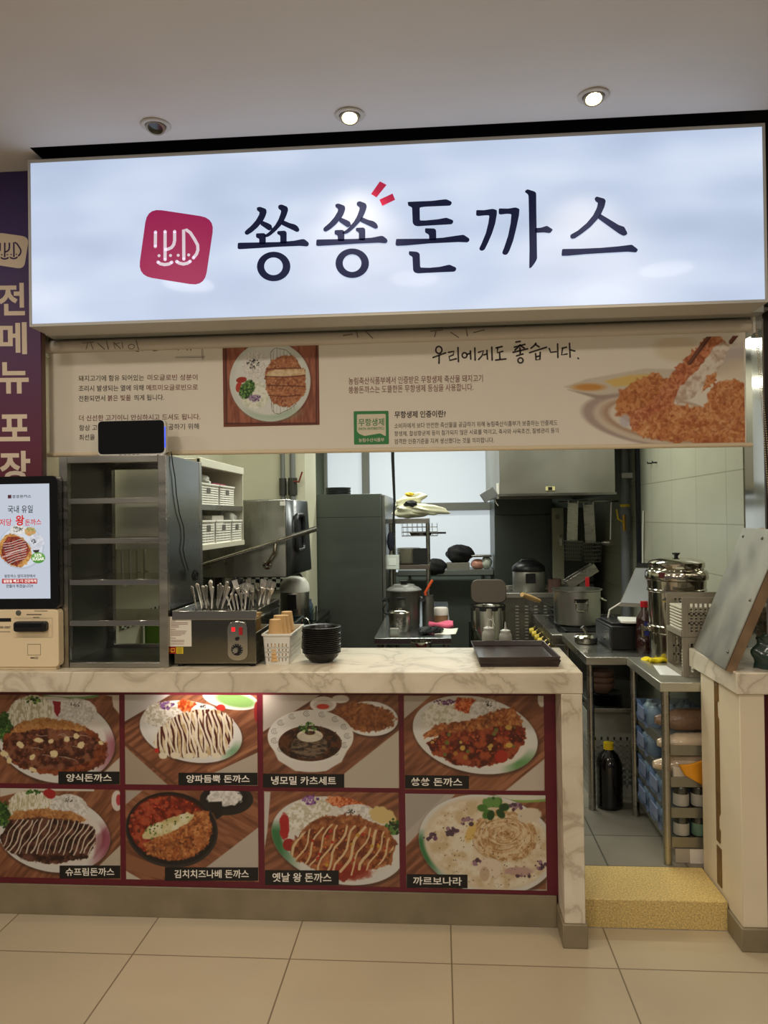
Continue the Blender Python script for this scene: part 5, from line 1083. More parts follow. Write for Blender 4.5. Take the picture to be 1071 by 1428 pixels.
# ------------------------------------------------------------------ fridge, work table, rack
FRG = mat('fridge_grey', (88, 94, 88), .38, .7, noise=.05, ns=2)
f = thing('refrigerator', 'tall dark grey refrigerator beside the cream wall, left of the window', 'refrigerator', (-.69, 3.3, KZ))
MB().box(-.944, -.44, 2.75, 3.9, KZ, 1.778).build('cabinet', FRG, f, bevel=.004, world=True); MB().box(-.44, -.415, 2.78, 3.9, KZ+.08, 1.77).build('door', mat('fridge_door', (128, 130, 124), .3, .8), f, bevel=.004, world=True)
MB().box(-.946, -.44, 2.7485, 2.7505, 1.60, 1.604).build('seam', DARKT, f, world=True)
b = MB()
for i in range(3): b.lathe([(.085, i*.022), (.10, i*.022), (.104, i*.022+.018), (.085, i*.022+.018), (.085, i*.022)], n=30)
t = tag(b.build('coiled_hose', mat('black_hose', (30, 34, 34), .4)), 'black coiled hose lying on top of the tall refrigerator', 'hose'); t.location = (-.81, 3.05, 1.778)
wt = thing('work_table', 'narrow steel work table in the middle of the kitchen', 'table', (-.17, 2.5, KZ))
MB().box(-.405, .062, 1.56, 3.5, .832, .87).build('tabletop', mat('table_steel', (176, 180, 178), .22, 1.0, noise=.08, ns=4), wt, bevel=.003, world=True)
for x, y in ((-.37, 1.6), (.03, 1.6), (-.37, 3.45), (.03, 3.45)): MB().cyl(x, y, KZ, .832, .019).build('leg', STEELD, wt, world=True)
MB().box(-.38, .04, 1.6, 3.46, .40, .42).build('under_shelf', STEELD, wt, world=True)
rk = thing('over_shelf_rack', 'steel two-tier rack standing on the far end of the work table', 'rack', (-.23, 3.15, .87))
for x, y in ((-.385, 2.98), (-.095, 2.98), (-.385, 3.38), (-.095, 3.38)): MB().cyl(x, y, .87, 1.585, .014, n=14).build('post', STEEL, rk, world=True)
MB().box(-.40, -.08, 2.96, 3.40, 1.545, 1.585).build('shelf', STEEL, rk, bevel=.002, world=True); MB().box(-.40, -.08, 2.96, 3.40, 1.185, 1.22).build('shelf', mat('rack_brown_steel', (120, 110, 100), .4, .8), rk, bevel=.002, world=True)
SHOP = mat('pale_bag_film', (222, 220, 190), .35)
for i, (c_, r_, lab, rot) in enumerate((((-.23, 3.1, 1.645), (.15, .12, .055), 'bundle of pale plastic bags on the rack top, lying lowest', .05), ((-.25, 3.25, 1.73), (.12, .1, .05), 'upper bundle of pale plastic bags on the rack top', .3), ((-.1, 3.02, 1.655), (.17, .06, .04), 'rolled pale plastic bag jutting over the rack top edge', -.1))):
    b = MB(); b.mx = Matrix.Translation(c_) @ Matrix.Rotation(-rot, 4, 'Y'); b.blob((0, 0, 0), r_, 40, 26, .2, i+3); tag(b.build('bag_bundle', SHOP), lab, 'bag')
crumple('black_bag', 'small black bag tucked between the pale bag bundles', (-.22, 3.0, 1.70), (.05, .04, .03), BLACKM, 6)
crumple('yellow_packet', 'small yellow packet on the topmost pale bag bundle', (-.24, 3.2, 1.785), (.035, .03, .014), YELLOW, 2)
b = MB(); t = thing('wire_basket', 'wire basket slung beneath the rack top shelf', 'basket', (-.15, 3.1, 1.545))
for i in range(8): x = -.15+.04*i; b.tube([(x, -.1, 0), (x+.004, -.1, -.1), (x+.004, .1, -.1), (x, .1, 0)], .0017, 5)
for z in (-.03, -.07, -.1): b.tube([(-.15, -.1, z), (.13, -.1, z), (.13, .1, z), (-.15, .1, z)], .0025, 5, closed=True)
b.build('wires', mat('wire_grey', (110, 108, 102), .4, .9), t)
t = thing('frying_pan', 'dark frying pan lying in the wire basket under the rack top', 'pan', (-.15, 3.1, 1.447)); MB().lathe([(0, 0), (.08, 0), (.095, .028), (.092, .028), (.078, .004), (0, .004)], n=30).build('pan_body', mat('pan_grey', (70, 66, 60), .35, .6), t); b = MB(); b.tube([(.09, 0, .02), (.2, -.02, .02)], .008, 8); b.build('handle', BLACK, t)
first = None
for i in range(12):
    p = (-.255+.002*math.sin(i*3), 3.08, 1.22+.0105*i)
    if first is None:
        first = thing('dinner_plate', 'off-white plate in the stack on the rack lower tier', 'plate', p, group='plates on the rack lower tier'); MB().lathe([(0, 0), (.06, 0), (.098, .012), (.1, .014), (.097, .014), (.06, .003), (0, .003)], n=36).build('plate_body', mat('plate_white', (206, 202, 186), .3), first)
    else: dup(first, p)
b = MB().box(-.21, -.095, 2.965, 2.985, 1.222, 1.35); tag(b.build('black_box', BLACKM, bevel=.002), 'flat black box leaning before the plates on the rack lower tier', 'box')
t = thing('switch_box', 'white square switch box mounted on the left rack post', 'switch', (-.375, 2.94, 1.19)); MB().box(-.055, .055, -.02, .02, 0, .112).build('housing', mat('switch_white', (216, 222, 214), .4), t, bevel=.003); MB().box(-.03, .03, -.024, -.02, .03, .085).build('plate', mat('switch_plate', (236, 240, 232), .3), t, bevel=.002)
b = MB(); p0 = at(547, 640, Y=2.93); p1 = at(550, 700, Y=2.93); p2 = at(548, 745, Y=2.93); b.tube([(p0[0], 2.93, 2.69), p0, p1, p2], .009, 6); b.tube([(p0[0]+.012, 2.93, 2.69), p0+[.012, 0, 0], p1+[.006, 0, 0]], .005, 6); tag(b.build('cable', RUBBER), 'black cable dropping in front of the window beside the refrigerator', 'cable')
t = tag(MB().blob((-.385, 2.93, 1.41), (.03, .02, .075), 16, 12, .06, 4).build('oven_mitt', mat('navy_cloth', (26, 30, 44), .8)), 'dark hanging mitt on the left rack post', 'mitt')
# on the work table
pt = thing('stock_pot', 'large dull grey lidded pot on the work table', 'pot', (-.245, 2.1, .87))
PG = mat('dull_pot', (92, 92, 86), .4, .75, noise=.1, ns=6)
MB().lathe([(0, 0), (.1, 0), (.104, .01), (.108, .2), (.112, .232), (.0, .232)], n=40).build('pot_body', PG, pt); MB().lathe([(.118, .232), (.120, .24), (.10, .255), (.08, .262), (.07, .274), (0, .276)], n=40).build('lid', mat('pot_lid', (112, 112, 108), .4, .5), pt); MB().cyl(0, 0, .276, .30, .022, .026).build('lid_knob', BLACK, pt)
for s in (-1, 1): b = MB(); b.tube([(s*.105, -.045, .18), (s*.135, -.04, .17), (s*.14, .0, .165), (s*.135, .04, .17), (s*.105, .045, .18)], .011, 8); b.build('handle', BLACK, pt)
MB().box(-.045, .015, -.116, -.104, .185, .2).build('front_grip', BLACK, pt, bevel=.003)
t = thing('small_pot', 'small steel pot with a lid and long side handle before the grey pot', 'pot', (-.265, 1.86, .87))
MB().lathe([(0, 0), (.062, 0), (.067, .01), (.068, .115), (.072, .118), (0, .118)], n=36).build('pot_body', STEEL, t); MB().lathe([(.073, .118), (.06, .13), (.02, .135), (.018, .148), (0, .15)], n=36).build('lid', CHROME, t); b = MB(); b.tube([(-.066, 0, .10), (-.1, 0, .12), (-.105, 0, .14), (-.085, 0, .17)], .006, 8); b.build('handle', BLACK, t)
t = thing('metal_jar', 'tall steel jar holding utensils beside the grey pot', 'jar', (-.085, 2.12, .87)); MB().lathe([(0, 0), (.04, 0), (.04, .17), (.034, .185), (.034, .2), (.031, .2), (.031, .02), (0, .02)], n=28).build('jar_body', PG, t)
b = MB(); a_ = at(593, 826, Y=2.12); c_ = at(603, 809, Y=2.12); t = MB(); t.tube([(-.075, 2.12, .92), a_, c_], .009, 8); tag(t.build('spatula', mat('orange_plastic', (226, 90, 44), .4)), 'orange spatula handle sticking out of the steel jar', 'spatula')
t = thing('condiment_tin', 'pale tin with a clear lid beside the steel jar', 'tin', (.0, 2.25, .87)); MB().lathe([(0, 0), (.048, 0), (.05, .05), (0, .05)], n=28).build('tin_body', mat('brownish_food', (150, 110, 80), .4), t); MB().lathe([(.052, .05), (.052, .09), (.045, .1), (0, .1)], n=28).build('lid', mat('pale_lid', (206, 200, 190), .4), t)
t = tag(MB().sheet(lambda u, v: (-.08+.16*u, 1.98+.11*v, .885+.008*math.sin(6*u+3*v)), 12, 6).build('pink_cloth', mat('rose_cloth', (210, 92, 120), .8), solid=.022), 'folded pink cloth on the work table', 'cloth')
t = tag(MB().sheet(lambda u, v: (-.04+.13*u+.02*v, 1.68+.24*v, .8735+.002*math.sin(8*u)), 6, 6).build('paper_sheet', mat('cream_paper', (224, 222, 206), .6), solid=.002), 'white paper sheets lying on the work table', 'paper')
b = MB(); rn = random.Random(7)
for i in range(5): b.tube([(-.13+.02*i, 1.66+.01*i, .885), (-.09+.02*i, 1.70, .90+.01*(i % 2)), (-.05+.015*i, 1.76+.01*i, .886)], [.012, .014, .009], 8)
b.blob((-.09, 1.74, .892), (.06, .05, .02), 16, 8, .1, 3); tag(b.build('rubber_gloves', BLACKM), 'crumpled black gloves on the work table', 'gloves')
t = thing('kitchen_timer', 'small grey cube timer on the work table front', 'timer', (-.285, 1.66, .87)); MB().box(-.028, .028, -.02, .02, 0, .045).build('case', GREY, t, bevel=.004); MB().box(-.02, .02, -.021, -.019, .015, .038).build('display', mat('lcd_grey', (140, 150, 140), .3), t)
MB().box(-.6, .3, .395, .70, .86, .88).build('rear_shelf', STEELD, ct, world=True)
t = tag(MB().lathe([(0, 0), (.03, 0), (.046, .06), (.05, .125), (.048, .126), (.044, .06), (.028, .005), (0, .005)], n=32).build('steel_cup', CHROME), 'shiny steel cup just behind the counter edge', 'cup'); t.location = (-.095, .62, .88)
# window shelf
ws2 = thing('window_shelf', 'long grey shelf under the kitchen window', 'shelf', (.1, 4.4, 1.0)); MB().box(-.40, .50, 4.2, 4.6, 1.04, 1.09).build('board', mat('shelf_grey', (120, 124, 118), .4, .4), ws2, bevel=.003, world=True)
for x in (-.3, .42): MB().box(x-.01, x+.01, 4.45, 4.69, .9, 1.04).build('bracket', STEELD, ws2, world=True)
crumple('black_apron', 'black cloth bundle heaped on the window shelf', (.18, 4.32, 1.235), (.13, .1, .09), BLACKM, 4, .12, 'cloth'); crumple('black_cloth', 'black cloth hanging over the front of the window shelf', (-.05, 4.21, 1.12), (.1, .05, .08), BLACKM, 8, .12, 'cloth')
t = tag(MB().box(.06, .28, 4.22, 4.36, 1.09, 1.155).build('grey_box', GREY, bevel=.003), 'flat grey box under the black cloth bundle on the window shelf', 'box')
crumple('food_packet', 'pink and clear food packet on the window shelf', (.36, 4.33, 1.135), (.07, .07, .05), mat('pink_pack', (210, 150, 130), .3), 3, .06); crumple('food_packet', 'pale food packet at the end of the window shelf', (.445, 4.33, 1.15), (.05, .07, .065), mat('pale_pack', (200, 205, 190), .3), 9, .06)
t = tag(MB().box(.30, .49, 4.25, 4.42, 1.205, 1.225).build('steel_tray', STEEL, bevel=.003), 'steel tray laid over the packets on the window shelf', 'tray')
# pedal bin
tb = thing('pedal_bin', 'tall steel bin with its dark lid tipped open', 'bin', (.323, 2.25, KZ)); MB().lathe([(0, 0), (.118, 0), (.118, .86), (.112, .868), (.106, .86), (.106, .03), (0, .03)], n=44).build('drum', mat('bin_steel', (150, 148, 140), .2, 1.0, stretch=(1, 1, .1), noise=.1, ns=5), tb)
b = MB(); b.mx = Matrix.Translation((0.015, .12, .87)) @ Matrix.Rotation(math.radians(78), 4, 'X'); b.prism(rounded([(-.125, .0), (.125, .0), (.125, .17), (-.125, .17)], .06, 6), -.012, .012, 'XY'); b.build('lid', mat('bin_lid', (74, 66, 56), .35, .4), tb, bevel=.006)
b = MB(); b.sheet(lambda u, v: ((.119+.004*math.sin(9*u*6.28))*math.cos(u*6.28), (.119+.004*math.sin(9*u*6.28))*math.sin(u*6.28), .875-.03*v), 60, 2); b.build('liner', BLACKM, tb)
t = tag(MB().box(-.02, .19, 3.25, 3.27, .3, .8).box(-.0, .17, 3.23, 3.25, .32, .78).build('dark_panel', mat('panel_black', (24, 26, 26), .4), bevel=.004), 'dark flat panel standing under the window shelf', 'panel'); t.location = (.28, .9, -.19+.002)

# ------------------------------------------------------------------ kitchen, right side
hd = thing('range_hood', 'big steel range hood hanging over the stove', 'hood', (.83, 3.3, 1.745))
HS = mat('hood_satin', (150, 148, 138), .42, .85, noise=.08, ns=2, rvar=.1, bump=.05, bs=4)
b = MB().box(.428, 1.228, 2.40, 2.412, 1.745, 2.66).box(.428, 1.228, 3.97, 3.98, 1.745, 2.66).box(.428, .44, 2.412, 3.97, 1.745, 2.66).box(1.216, 1.228, 2.412, 3.97, 1.745, 2.66).box(.44, 1.216, 2.412, 3.97, 2.0, 2.02)
b.build('canopy', HS, hd, bevel=.002, world=True); MB().box(.42, 1.236, 2.392, 2.43, 1.735, 1.752).box(.42, .45, 2.43, 3.98, 1.735, 1.752).box(1.206, 1.236, 2.43, 3.98, 1.735, 1.752).build('gutter', STEELD, hd, world=True)
for x, y in ((.5, 2.5), (1.15, 2.5), (.5, 3.9), (1.15, 3.9)): MB().cyl(x, y, 2.64, 2.70, .01, n=10).build('hanger', STEELD, hd, world=True)
a = brect(761, 678.5, 774, 684, 2.395); q = MB().box(a[0], a[1], 2.3935, 2.4, a[2], a[3]).build('label_plate', mat('label_cream', (190, 180, 130), .5), hd, world=True); MB().box(a[0]+.016, a[1]-.02, 2.392, 2.394, a[2]+.003, a[3]-.003).build('label_mark', BLACK, q, world=True)
t = thing('tilted_speaker', 'small grey tilted box fixed at the left end of the range hood', 'speaker', (.375, 2.47, 1.72)); b = MB(); b.mx = Matrix.Rotation(math.radians(-32), 4, 'Y'); b.box(-.055, .05, -.05, .05, .0, .07).build('case', mat('speaker_grey', (96, 98, 96), .45), t, bevel=.003)
MB().box(.035, .052, -.02, .02, .0, .11).build('bracket', WHITE, t); b = MB(); b.tube([(.02, 0, .01), (.03, -.01, -.03), (.045, -.01, -.05)], .003, 6); b.build('wire', WHITE, t)
# drain pipe and cable duct on the tiled wall
pp = thing('wall_pipe', 'tall grey drain pipe running down the tiled wall', 'pipe', (1.425, 2.95, KZ)); PGY = mat('pvc_grey', (128, 132, 136), .4); MB().cyl(0, 0, 0, 2.58, .034).build('pipe', PGY, pp); MB().cyl(0, 0, 1.36, 1.52, .042).build('coupling', PGY, pp); MB().box(-.03, .052, -.045, .045, 1.76, 1.80).build('clamp', WHITE, pp, bevel=.003); MB().cyl(0, 0, 1.54, 1.56, .036).build('yellow_mark', YELLOW, pp)
t = thing('gas_valve', 'small brass gas valve with a yellow lever beside the drain pipe', 'valve', (1.40, 2.88, 1.53)); MB().cyl(0, 0, -.06, .06, .013, n=14).build('valve_body', mat('brass', (190, 150, 70), .3, 1.0), t); b = MB(); b.tube([(0, -.01, 0), (-.05, -.02, .03), (-.06, -.02, .1)], .006, 6); b.build('lever', YELLOW, t)
t = tag(MB().box(1.452, 1.479, 2.70, 2.74, 1.2, 2.68).build('cable_duct', mat('duct_black', (26, 30, 38), .4)), 'dark vertical cable duct on the tiled wall beside the drain pipe', 'duct')
b = MB(); b.tube([(1.47, 2.6, 1.62), (1.468, 2.62, 1.4), (1.47, 2.64, 1.15)], .006, 6); tag(b.build('white_cable', WHITE), 'thin white cable on the tiled wall beside the dark duct', 'cable')
# fridge and electric box at the back
f = thing('refrigerator', 'dark grey refrigerator at the back under the range hood', 'refrigerator', (.76, 4.3, KZ)); MB().box(.505, 1.03, 4.02, 4.68, KZ, 1.80).build('cabinet', FRG, f, bevel=.004, world=True); MB().box(.502, 1.032, 4.0, 4.02, KZ+.08, 1.60).build('door', FRG, f, bevel=.004, world=True); MB().box(.505, 1.03, 4.004, 4.02, 1.606, 1.79).build('top_panel', FRG, f, bevel=.003, world=True)
eb_ = thing('control_cabinet', 'narrow beige and dark electric cabinet right of the back refrigerator', 'cabinet', (1.1, 3.85, 1.0)); MB().box(1.005, 1.36, 3.85, 4.0, 1.0, 1.66).build('case', mat('cabinet_dark', (66, 68, 66), .4, .5), eb_, bevel=.003, world=True); MB().box(1.0, 1.1, 3.83, 3.85, .98, 1.66).build('door', mat('cabinet_beige', (168, 166, 140), .45), eb_, bevel=.003, world=True)
MB().box(1.055, 1.085, 3.82, 3.83, 1.32, 1.42).build('handle', CHROME, eb_, bevel=.003, world=True); MB().box(1.03, 1.065, 3.826, 3.83, 1.56, 1.60).build('label_plate', GREY, eb_, world=True)
t = MB().box(1.0, 1.36, 3.84, 4.0, KZ, .98).build('floor_cabinet', STEELD, bevel=.003); tag(t, 'steel base under the narrow electric cabinet', 'cabinet')
# fryer, stove
fy = thing('fryer', 'steel fryer cabinet with dotted vent columns behind the stove', 'fryer', (.66, 3.0, KZ)); MB().box(.475, .93, 2.75, 3.25, KZ, 1.0).build('body', STEELD, fy, bevel=.004, world=True)
MB().box(.47, .935, 2.74, 2.79, .98, 1.016).box(.47, .935, 3.22, 3.26, .98, 1.03).box(.47, .50, 2.79, 3.22, .98, 1.016).box(.905, .935, 2.79, 3.22, .98, 1.016).box(.50, .905, 2.79, 3.22, .99, 1.006).build('top_rim', STEEL, fy, bevel=.002, world=True)
b = MB()
for i in range(4):
    for j in range(14): b.box(.56+.07*i, .583+.07*i, 2.7475, 2.7505, .60+.024*j, .607+.024*j)
b.build('vents', mat('vent_pale', (176, 172, 160), .4, .6), fy, world=True)
rice_cooker((.69, 3.0, 1.006), .125, .235, mat('cooker_grey', (150, 148, 140), .35, .6), BLACK, 'large grey rice cooker with a black lid on the fryer cabinet')
rg = thing('gas_range', 'low steel gas range with yellow valves along its front', 'stove', (.95, 2.2, KZ))
MB().box(.70, 1.3, 1.74, 2.70, KZ, .80).build('body', STEELD, rg, bevel=.004, world=True)
b = MB().box(.68, 1.3, 1.735, 1.80, .80, .862).box(.68, 1.3, 2.64, 2.70, .80, .862).box(.68, .74, 1.80, 2.64, .80, .862).box(1.26, 1.3, 1.80, 2.64, .80, .862).box(.74, 1.26, 1.80, 2.64, .80, .83); b.build('hob', STEEL, rg, bevel=.003, world=True)
for k in range(2):
    b = MB(); y0 = 1.84+.40*k
    for i in range(7): b.box(.78, 1.22, y0+.055*i, y0+.055*i+.012, .848, .868)
    b.box(.78, .795, y0, y0+.345, .83, .866).box(1.205, 1.22, y0, y0+.345, .83, .866); b.build('grate', BLACKM, rg, world=True)
b = MB(); b.tube([(.672, 1.76, .72), (.672, 2.68, .72)], .013, 10); b.build('gas_rail', STEEL, rg, world=True)
for i in range(6):
    y = 1.84+.15*i; b = MB(); b.mx = Matrix.Translation((.672, y, .755)) @ Matrix.Rotation(math.radians(-90), 4, 'Y'); b.lathe([(0, 0), (.022, 0), (.024, .01), (.018, .03), (0, .032)], n=18).build('valve_knob', mat('valve_yellow', (206, 180, 60), .4), rg, world=True)
    b = MB(); b.tube([(.672, y+.03, .72), (.66, y+.03, .76), (.69, y+.03, .78)], .008, 6); b.build('valve_pipe', mat('valve_brass', (150, 130, 80), .3, .9), rg, world=True)
bp_ = thing('aluminium_pot', 'big spun aluminium pot with side handles on the gas range', 'pot', (.905, 2.13, .868)); MB().lathe([(0, 0), (.135, 0), (.15, .012), (.153, .225), (.164, .232), (.164, .238), (.150, .236), (.147, .02), (.135, .008), (0, .008)], n=52).build('pot_body', ALU, bp_)
b = MB(); b.box(-.045, .045, -.16, -.15, .16, .185); b.tube([(-.038, -.155, .17), (-.036, -.185, .155), (-.034, -.185, .11), (.034, -.185, .11), (.036, -.185, .155), (.038, -.155, .17)], .007, 8); b.build('handle', CHROME, bp_)
b = MB(); b.tube([(.15, -.04, .17), (.18, -.036, .16), (.18, .036, .16), (.15, .04, .17)], .007, 8); b.build('handle', CHROME, bp_)
t = thing('wok', 'black wok with a pale wooden handle behind the aluminium pot', 'wok', (.89, 2.47, .868)); MB().lathe([(0, 0), (.05, .0), (.10, .03), (.125, .07), (.122, .071), (.097, .033), (.048, .004), (0, .004)], n=36).build('wok_body', BLACK, t)
h0 = at(768, 846, Y=2.40); h1 = at(752, 838, Y=2.3); h2 = at(728, 829, Y=2.16); b = MB(); b.tube([h0, h1], .008, 8); b.build('shank', STEEL, t, world=True); b = MB(); b.tube([h1, h1*.5+h2*.5, h2], [.014, .018, .016], 10); b.build('wooden_handle', mat('pale_wood', (196, 160, 106), .6, noise=.12, ns=30), t, world=True)
# hanging things under the hood
b = MB(); b.tube([(.95, 3.12, 1.70), (1.42, 3.12, 1.70)], .008, 8); tag(b.build('utensil_rail', STEEL), 'thin steel rail with hanging tools under the range hood', 'rail')
def fry_basket(loc, lab, s):
    t = thing('fryer_basket', lab, 'fryer basket', loc, group='fryer baskets hanging under the hood'); b = MB()
    for i in range(9): x = -.08+.02*i; b.tube([(x, -.055, 0), (x*.85, -.045, -.15), (x*.85, .045, -.15), (x, .055, 0)], .0018, 4)
    for k in range(6): z = -.15*k/5; e = 1-.15*k/5; b.tube([(-.08*e, -.055*e, z), (.08*e, -.055*e, z), (.08*e, .055*e, z), (-.08*e, .055*e, z)], .0026 if k else .005, 4, closed=True)
    b.build('mesh_bowl', mat('mesh_steel', (120, 118, 110), .35, .9), t); MB().box(-.045, .045, .05, .054, 0, .30).box(-.05, -.04, .046, .058, 0, .32).box(.04, .05, .046, .058, 0, .32).build('handle', STEEL, t); t.rotation_euler = (0, .04*s, .05*s); t.scale = (.82, .9, 1); return t
fry_basket((1.05, 3.065, 1.39), 'left mesh fryer basket hanging under the range hood', 1); fry_basket((1.19, 3.065, 1.375), 'right mesh fryer basket hanging under the range hood', -1)
t = thing('hanging_ladle', 'steel ladle hanging by the tiled wall under the hood', 'ladle', (1.36, 3.12, 1.6925)); b = MB(); b.tube([(0, 0, 0), (-.01, 0, -.3)], .005, 6); b.build('handle', CUT, t); MB().blob((-.03, 0, -.32), (.05, .03, .025), 16, 10).build('bowl', CUT, t)
t = thing('pizza_scoop', 'big tilted steel pan leaning at the back of the range', 'pan', (1.08, 2.86, 1.10)); b = MB(); b.mx = Matrix.Rotation(math.radians(-32), 4, 'Y'); b.box(-.12, .13, -.06, .06, 0, .008).box(-.12, .13, -.064, -.056, 0, .07).box(-.12, .13, .056, .064, 0, .07).box(-.124, -.116, -.06, .06, 0, .07).build('pan_body', STEEL, t, bevel=.002)
MB().box(-.03, .03, -.03, .03, -.27, -.01).build('stand', STEELD, t)
t = thing('seasoning_jar', 'dark jar with tools behind the aluminium pot', 'jar', (.86, 2.8, 1.016)); MB().lathe([(0, 0), (.05, 0), (.05, .1), (.046, .1), (.046, .01), (0, .01)], n=26).build('jar_body', mat('jar_dark', (84, 60, 54), .4), t); b = MB(); b.tube([(.0, 0, .02), (-.05, 0, .18)], .009, 6); b.build('tool', BLACK, t)
t = thing('red_knife', 'knife with a red handle standing behind the aluminium pot', 'knife', (1.03, 2.42, .868)); MB().prism(rrect(-.014, .014, .14, .29, .008), -.008, .008).build('handle', RED, t, bevel=.003); MB().prism([(-.012, 0), (.012, 0), (.012, .14), (-.012, .14)], -.001, .001).build('blade', CUT, t); MB().prism(rrect(-.007, .007, .29, .345, .004), -.004, .004).build('end_cap', STEEL, t)

# ------------------------------------------------------------------ steel tables at the right
TT = mat('pale_table_top', (196, 196, 182), .3, .8, noise=.06, ns=5)
ta = thing('prep_table', 'steel prep table beside the gas range, holding the black cash box', 'table', (1.1, 1.2, KZ))
MB().box(.72, 1.475, .86, 1.60, .846, .886).build('tabletop', STEEL, ta, bevel=.003, world=True); MB().box(.76, 1.47, .9, 1.56, .60, .62).build('under_shelf', STEELD, ta, bevel=.002, world=True)
for x, y in ((.747, .90), (.747, 1.56), (1.44, .90), (1.44, 1.56)): MB().cyl(x, y, KZ, .846, .018).build('leg', STEEL, ta, world=True)
tb2 = thing('side_table', 'steel table against the tiled wall with packed shelves beneath', 'table', (1.2, .57, KZ))
MB().box(.918, 1.475, .288, .855, .846, .886).build('tabletop', TT, tb2, bevel=.003, world=True)
for x, y in ((.945, .31), (.945, .83), (1.45, .31), (1.45, .83)): MB().cyl(x, y, KZ, .846, .0175).build('leg', STEEL, tb2, world=True)
SHZ = (.60, .465, .335, .21)
for z in SHZ: MB().box(.965, 1.47, .33, .82, z-.004, z).box(.963, 1.43, .318, .322, z-.03, z+.012).box(.958, .962, .33, .82, z-.03, z+.012).build('shelf', mat('shelf_steel', (150, 148, 136), .35, .8), tb2, world=True)
# water packs
BLUE = mat('blue_film', (120, 150, 200), .1, alpha=.34, spec=1.0, noise=.25, ns=20); WTR = mat('bottle_clear', (150, 170, 175), .12, alpha=.75)
def pack(loc, lab, grp='shrink-wrapped water packs under the side table'):
    t = thing('water_pack', lab, 'water pack', loc, group=grp)
    for i in range(3):
        for j in range(2):
            MB().lathe([(0, 0), (.034, 0), (.036, .05), (.032, .075), (.014, .094), (.014, .105), (0, .105)], -.08+.075*i, -.04+.08*j, 18).build('bottle', WTR, t)
    b = MB(); b.sheet(lambda u, v: (( -.125 + (.235)*(.5-.5*math.cos(u*6.283)) if False else (-.005+.122*max(-1, min(1, 1.5*math.cos(u*6.283)))))+.004*math.sin(40*u+9*v), .088*max(-1, min(1, 1.5*math.sin(u*6.283)))+.003*math.sin(31*u+14*v), .002+.098*v), 48, 8)
    b.build('film', BLUE, t); MB().box(-.135, -.128, -.055, .055, .03, .085).build('carry_strip', mat('strip_blue', (120, 132, 160), .3), t, bevel=.002)
    return t
k = pack((1.075, .70, SHZ[0]), 'blue-wrapped water pack on the top shelf at the far end of the side table')
for (x, y, z), lab in (((1.075, .71, SHZ[1]), 'blue-wrapped water pack on the second shelf at the far end of the side table'), ((1.075, .69, SHZ[2]), 'blue-wrapped water pack on the third shelf at the far end of the side table'), ((1.075, .70, SHZ[3]), 'blue-wrapped water pack on the bottom shelf at the far end of the side table'),
        ((1.075, .50, SHZ[2]), 'blue-wrapped water pack on the third shelf, nearer the table front'), ((1.075, .50, SHZ[3]), 'blue-wrapped water pack on the bottom shelf, nearer the table front')): dup(k, (x, y, z), label=lab)
# wrapped cup rolls, cloth, cans, cartons
ROLL = mat('roll_film', (206, 184, 156), .18, coat=.6, noise=.12, ns=14)
def roll(p, q, r, lab, m):
    b = MB(); P, Q = np.array(p), np.array(q); pts = [P+(Q-P)*s for s in np.linspace(0, 1, 26)]; rad = [r*(.35+.65*min(1, s/.22))*(1+(.03 if i % 2 else -.02)) for i, s in enumerate(np.linspace(0, 1, 26))]
    b.tube(pts, rad, 18); tag(b.build('cup_roll', m), lab, 'cup roll', 'wrapped cup rolls under the side table')
roll((.93, .41, .695), (1.35, .43, .70), .048, 'brown corrugated cup roll in clear wrap, topmost under the side table', mat('brown_roll', (126, 98, 78), .3, coat=.4, noise=.2, ns=60, stretch=(6, 1, 1)))
roll((.93, .38, .605), (1.33, .39, .605), .043, 'pale wrapped cup roll in the middle under the side table', ROLL); roll((.91, .375, .512), (1.33, .40, .515), .044, 'pale wrapped cup roll, lowest of the three under the side table', ROLL)
b = MB(); b.sheet(lambda u, v: (1.0+.12*u+.02*v, .318-.012*math.sin(5*u)-.004*v, .55-.13*v*(.3+.7*u)-.02*(1-u)), 14, 10); tag(b.build('yellow_cloth', mat('amber_cloth', (222, 150, 30), .7), solid=.008), 'amber yellow cloth hanging over the shelf edge under the side table', 'cloth')
t = thing('paper_carton', 'white carton with a dark band beneath the yellow cloth', 'box', (1.05, .36, SHZ[1]-.0)); MB().box(-.07, .13, -.035, .03, 0, .05).build('carton_body', mat('carton_white', (200, 190, 172), .6), t, bevel=.002); MB().box(.02, .06, -.0365, -.034, 0, .05).build('band', mat('carton_band', (60, 60, 90), .5), t)
def can(loc, lab, m):
    t = thing('tin_can', lab, 'can', loc, group='cans on the low shelves of the side table'); MB().lathe([(0, 0), (.031, 0), (.033, .004), (.033, .085), (.03, .092), (0, .09)], n=28).build('can_body', mat('can_grey', (96, 96, 88), .25, .8), t); MB().lathe([(.0333, .012), (.0336, .014), (.0336, .06), (.0333, .062)], n=28).build('label_wrap', m, t)
G1_ = mat('can_green', (100, 130, 110), .5); G2_ = mat('can_cream', (176, 172, 160), .5)
for i, (x, z, lab, m) in enumerate(((1.02, SHZ[2], 'left can on the third shelf under the side table', MATS['can_grey'] if 'can_grey' in MATS else G2_), (1.095, SHZ[2], 'second can from the leg on the third shelf', G2_), (1.02, SHZ[3], 'left can with a pale label on the bottom shelf', G2_), (1.095, SHZ[3], 'can with a green label on the bottom shelf', G1_))): can((x, .365, z), lab, m)
t = thing('flat_carton', 'flat white carton lying on the floor under the side table', 'box', (1.1, .40, KZ)); MB().box(-.12, .16, -.08, .1, 0, .06).build('carton_body', mat('carton_grey', (170, 160, 144), .6), t, bevel=.002); MB().box(-.06, .06, -.0815, -.08, 0, .06).build('paper_label', mat('carton_label', (222, 214, 204), .6), t)
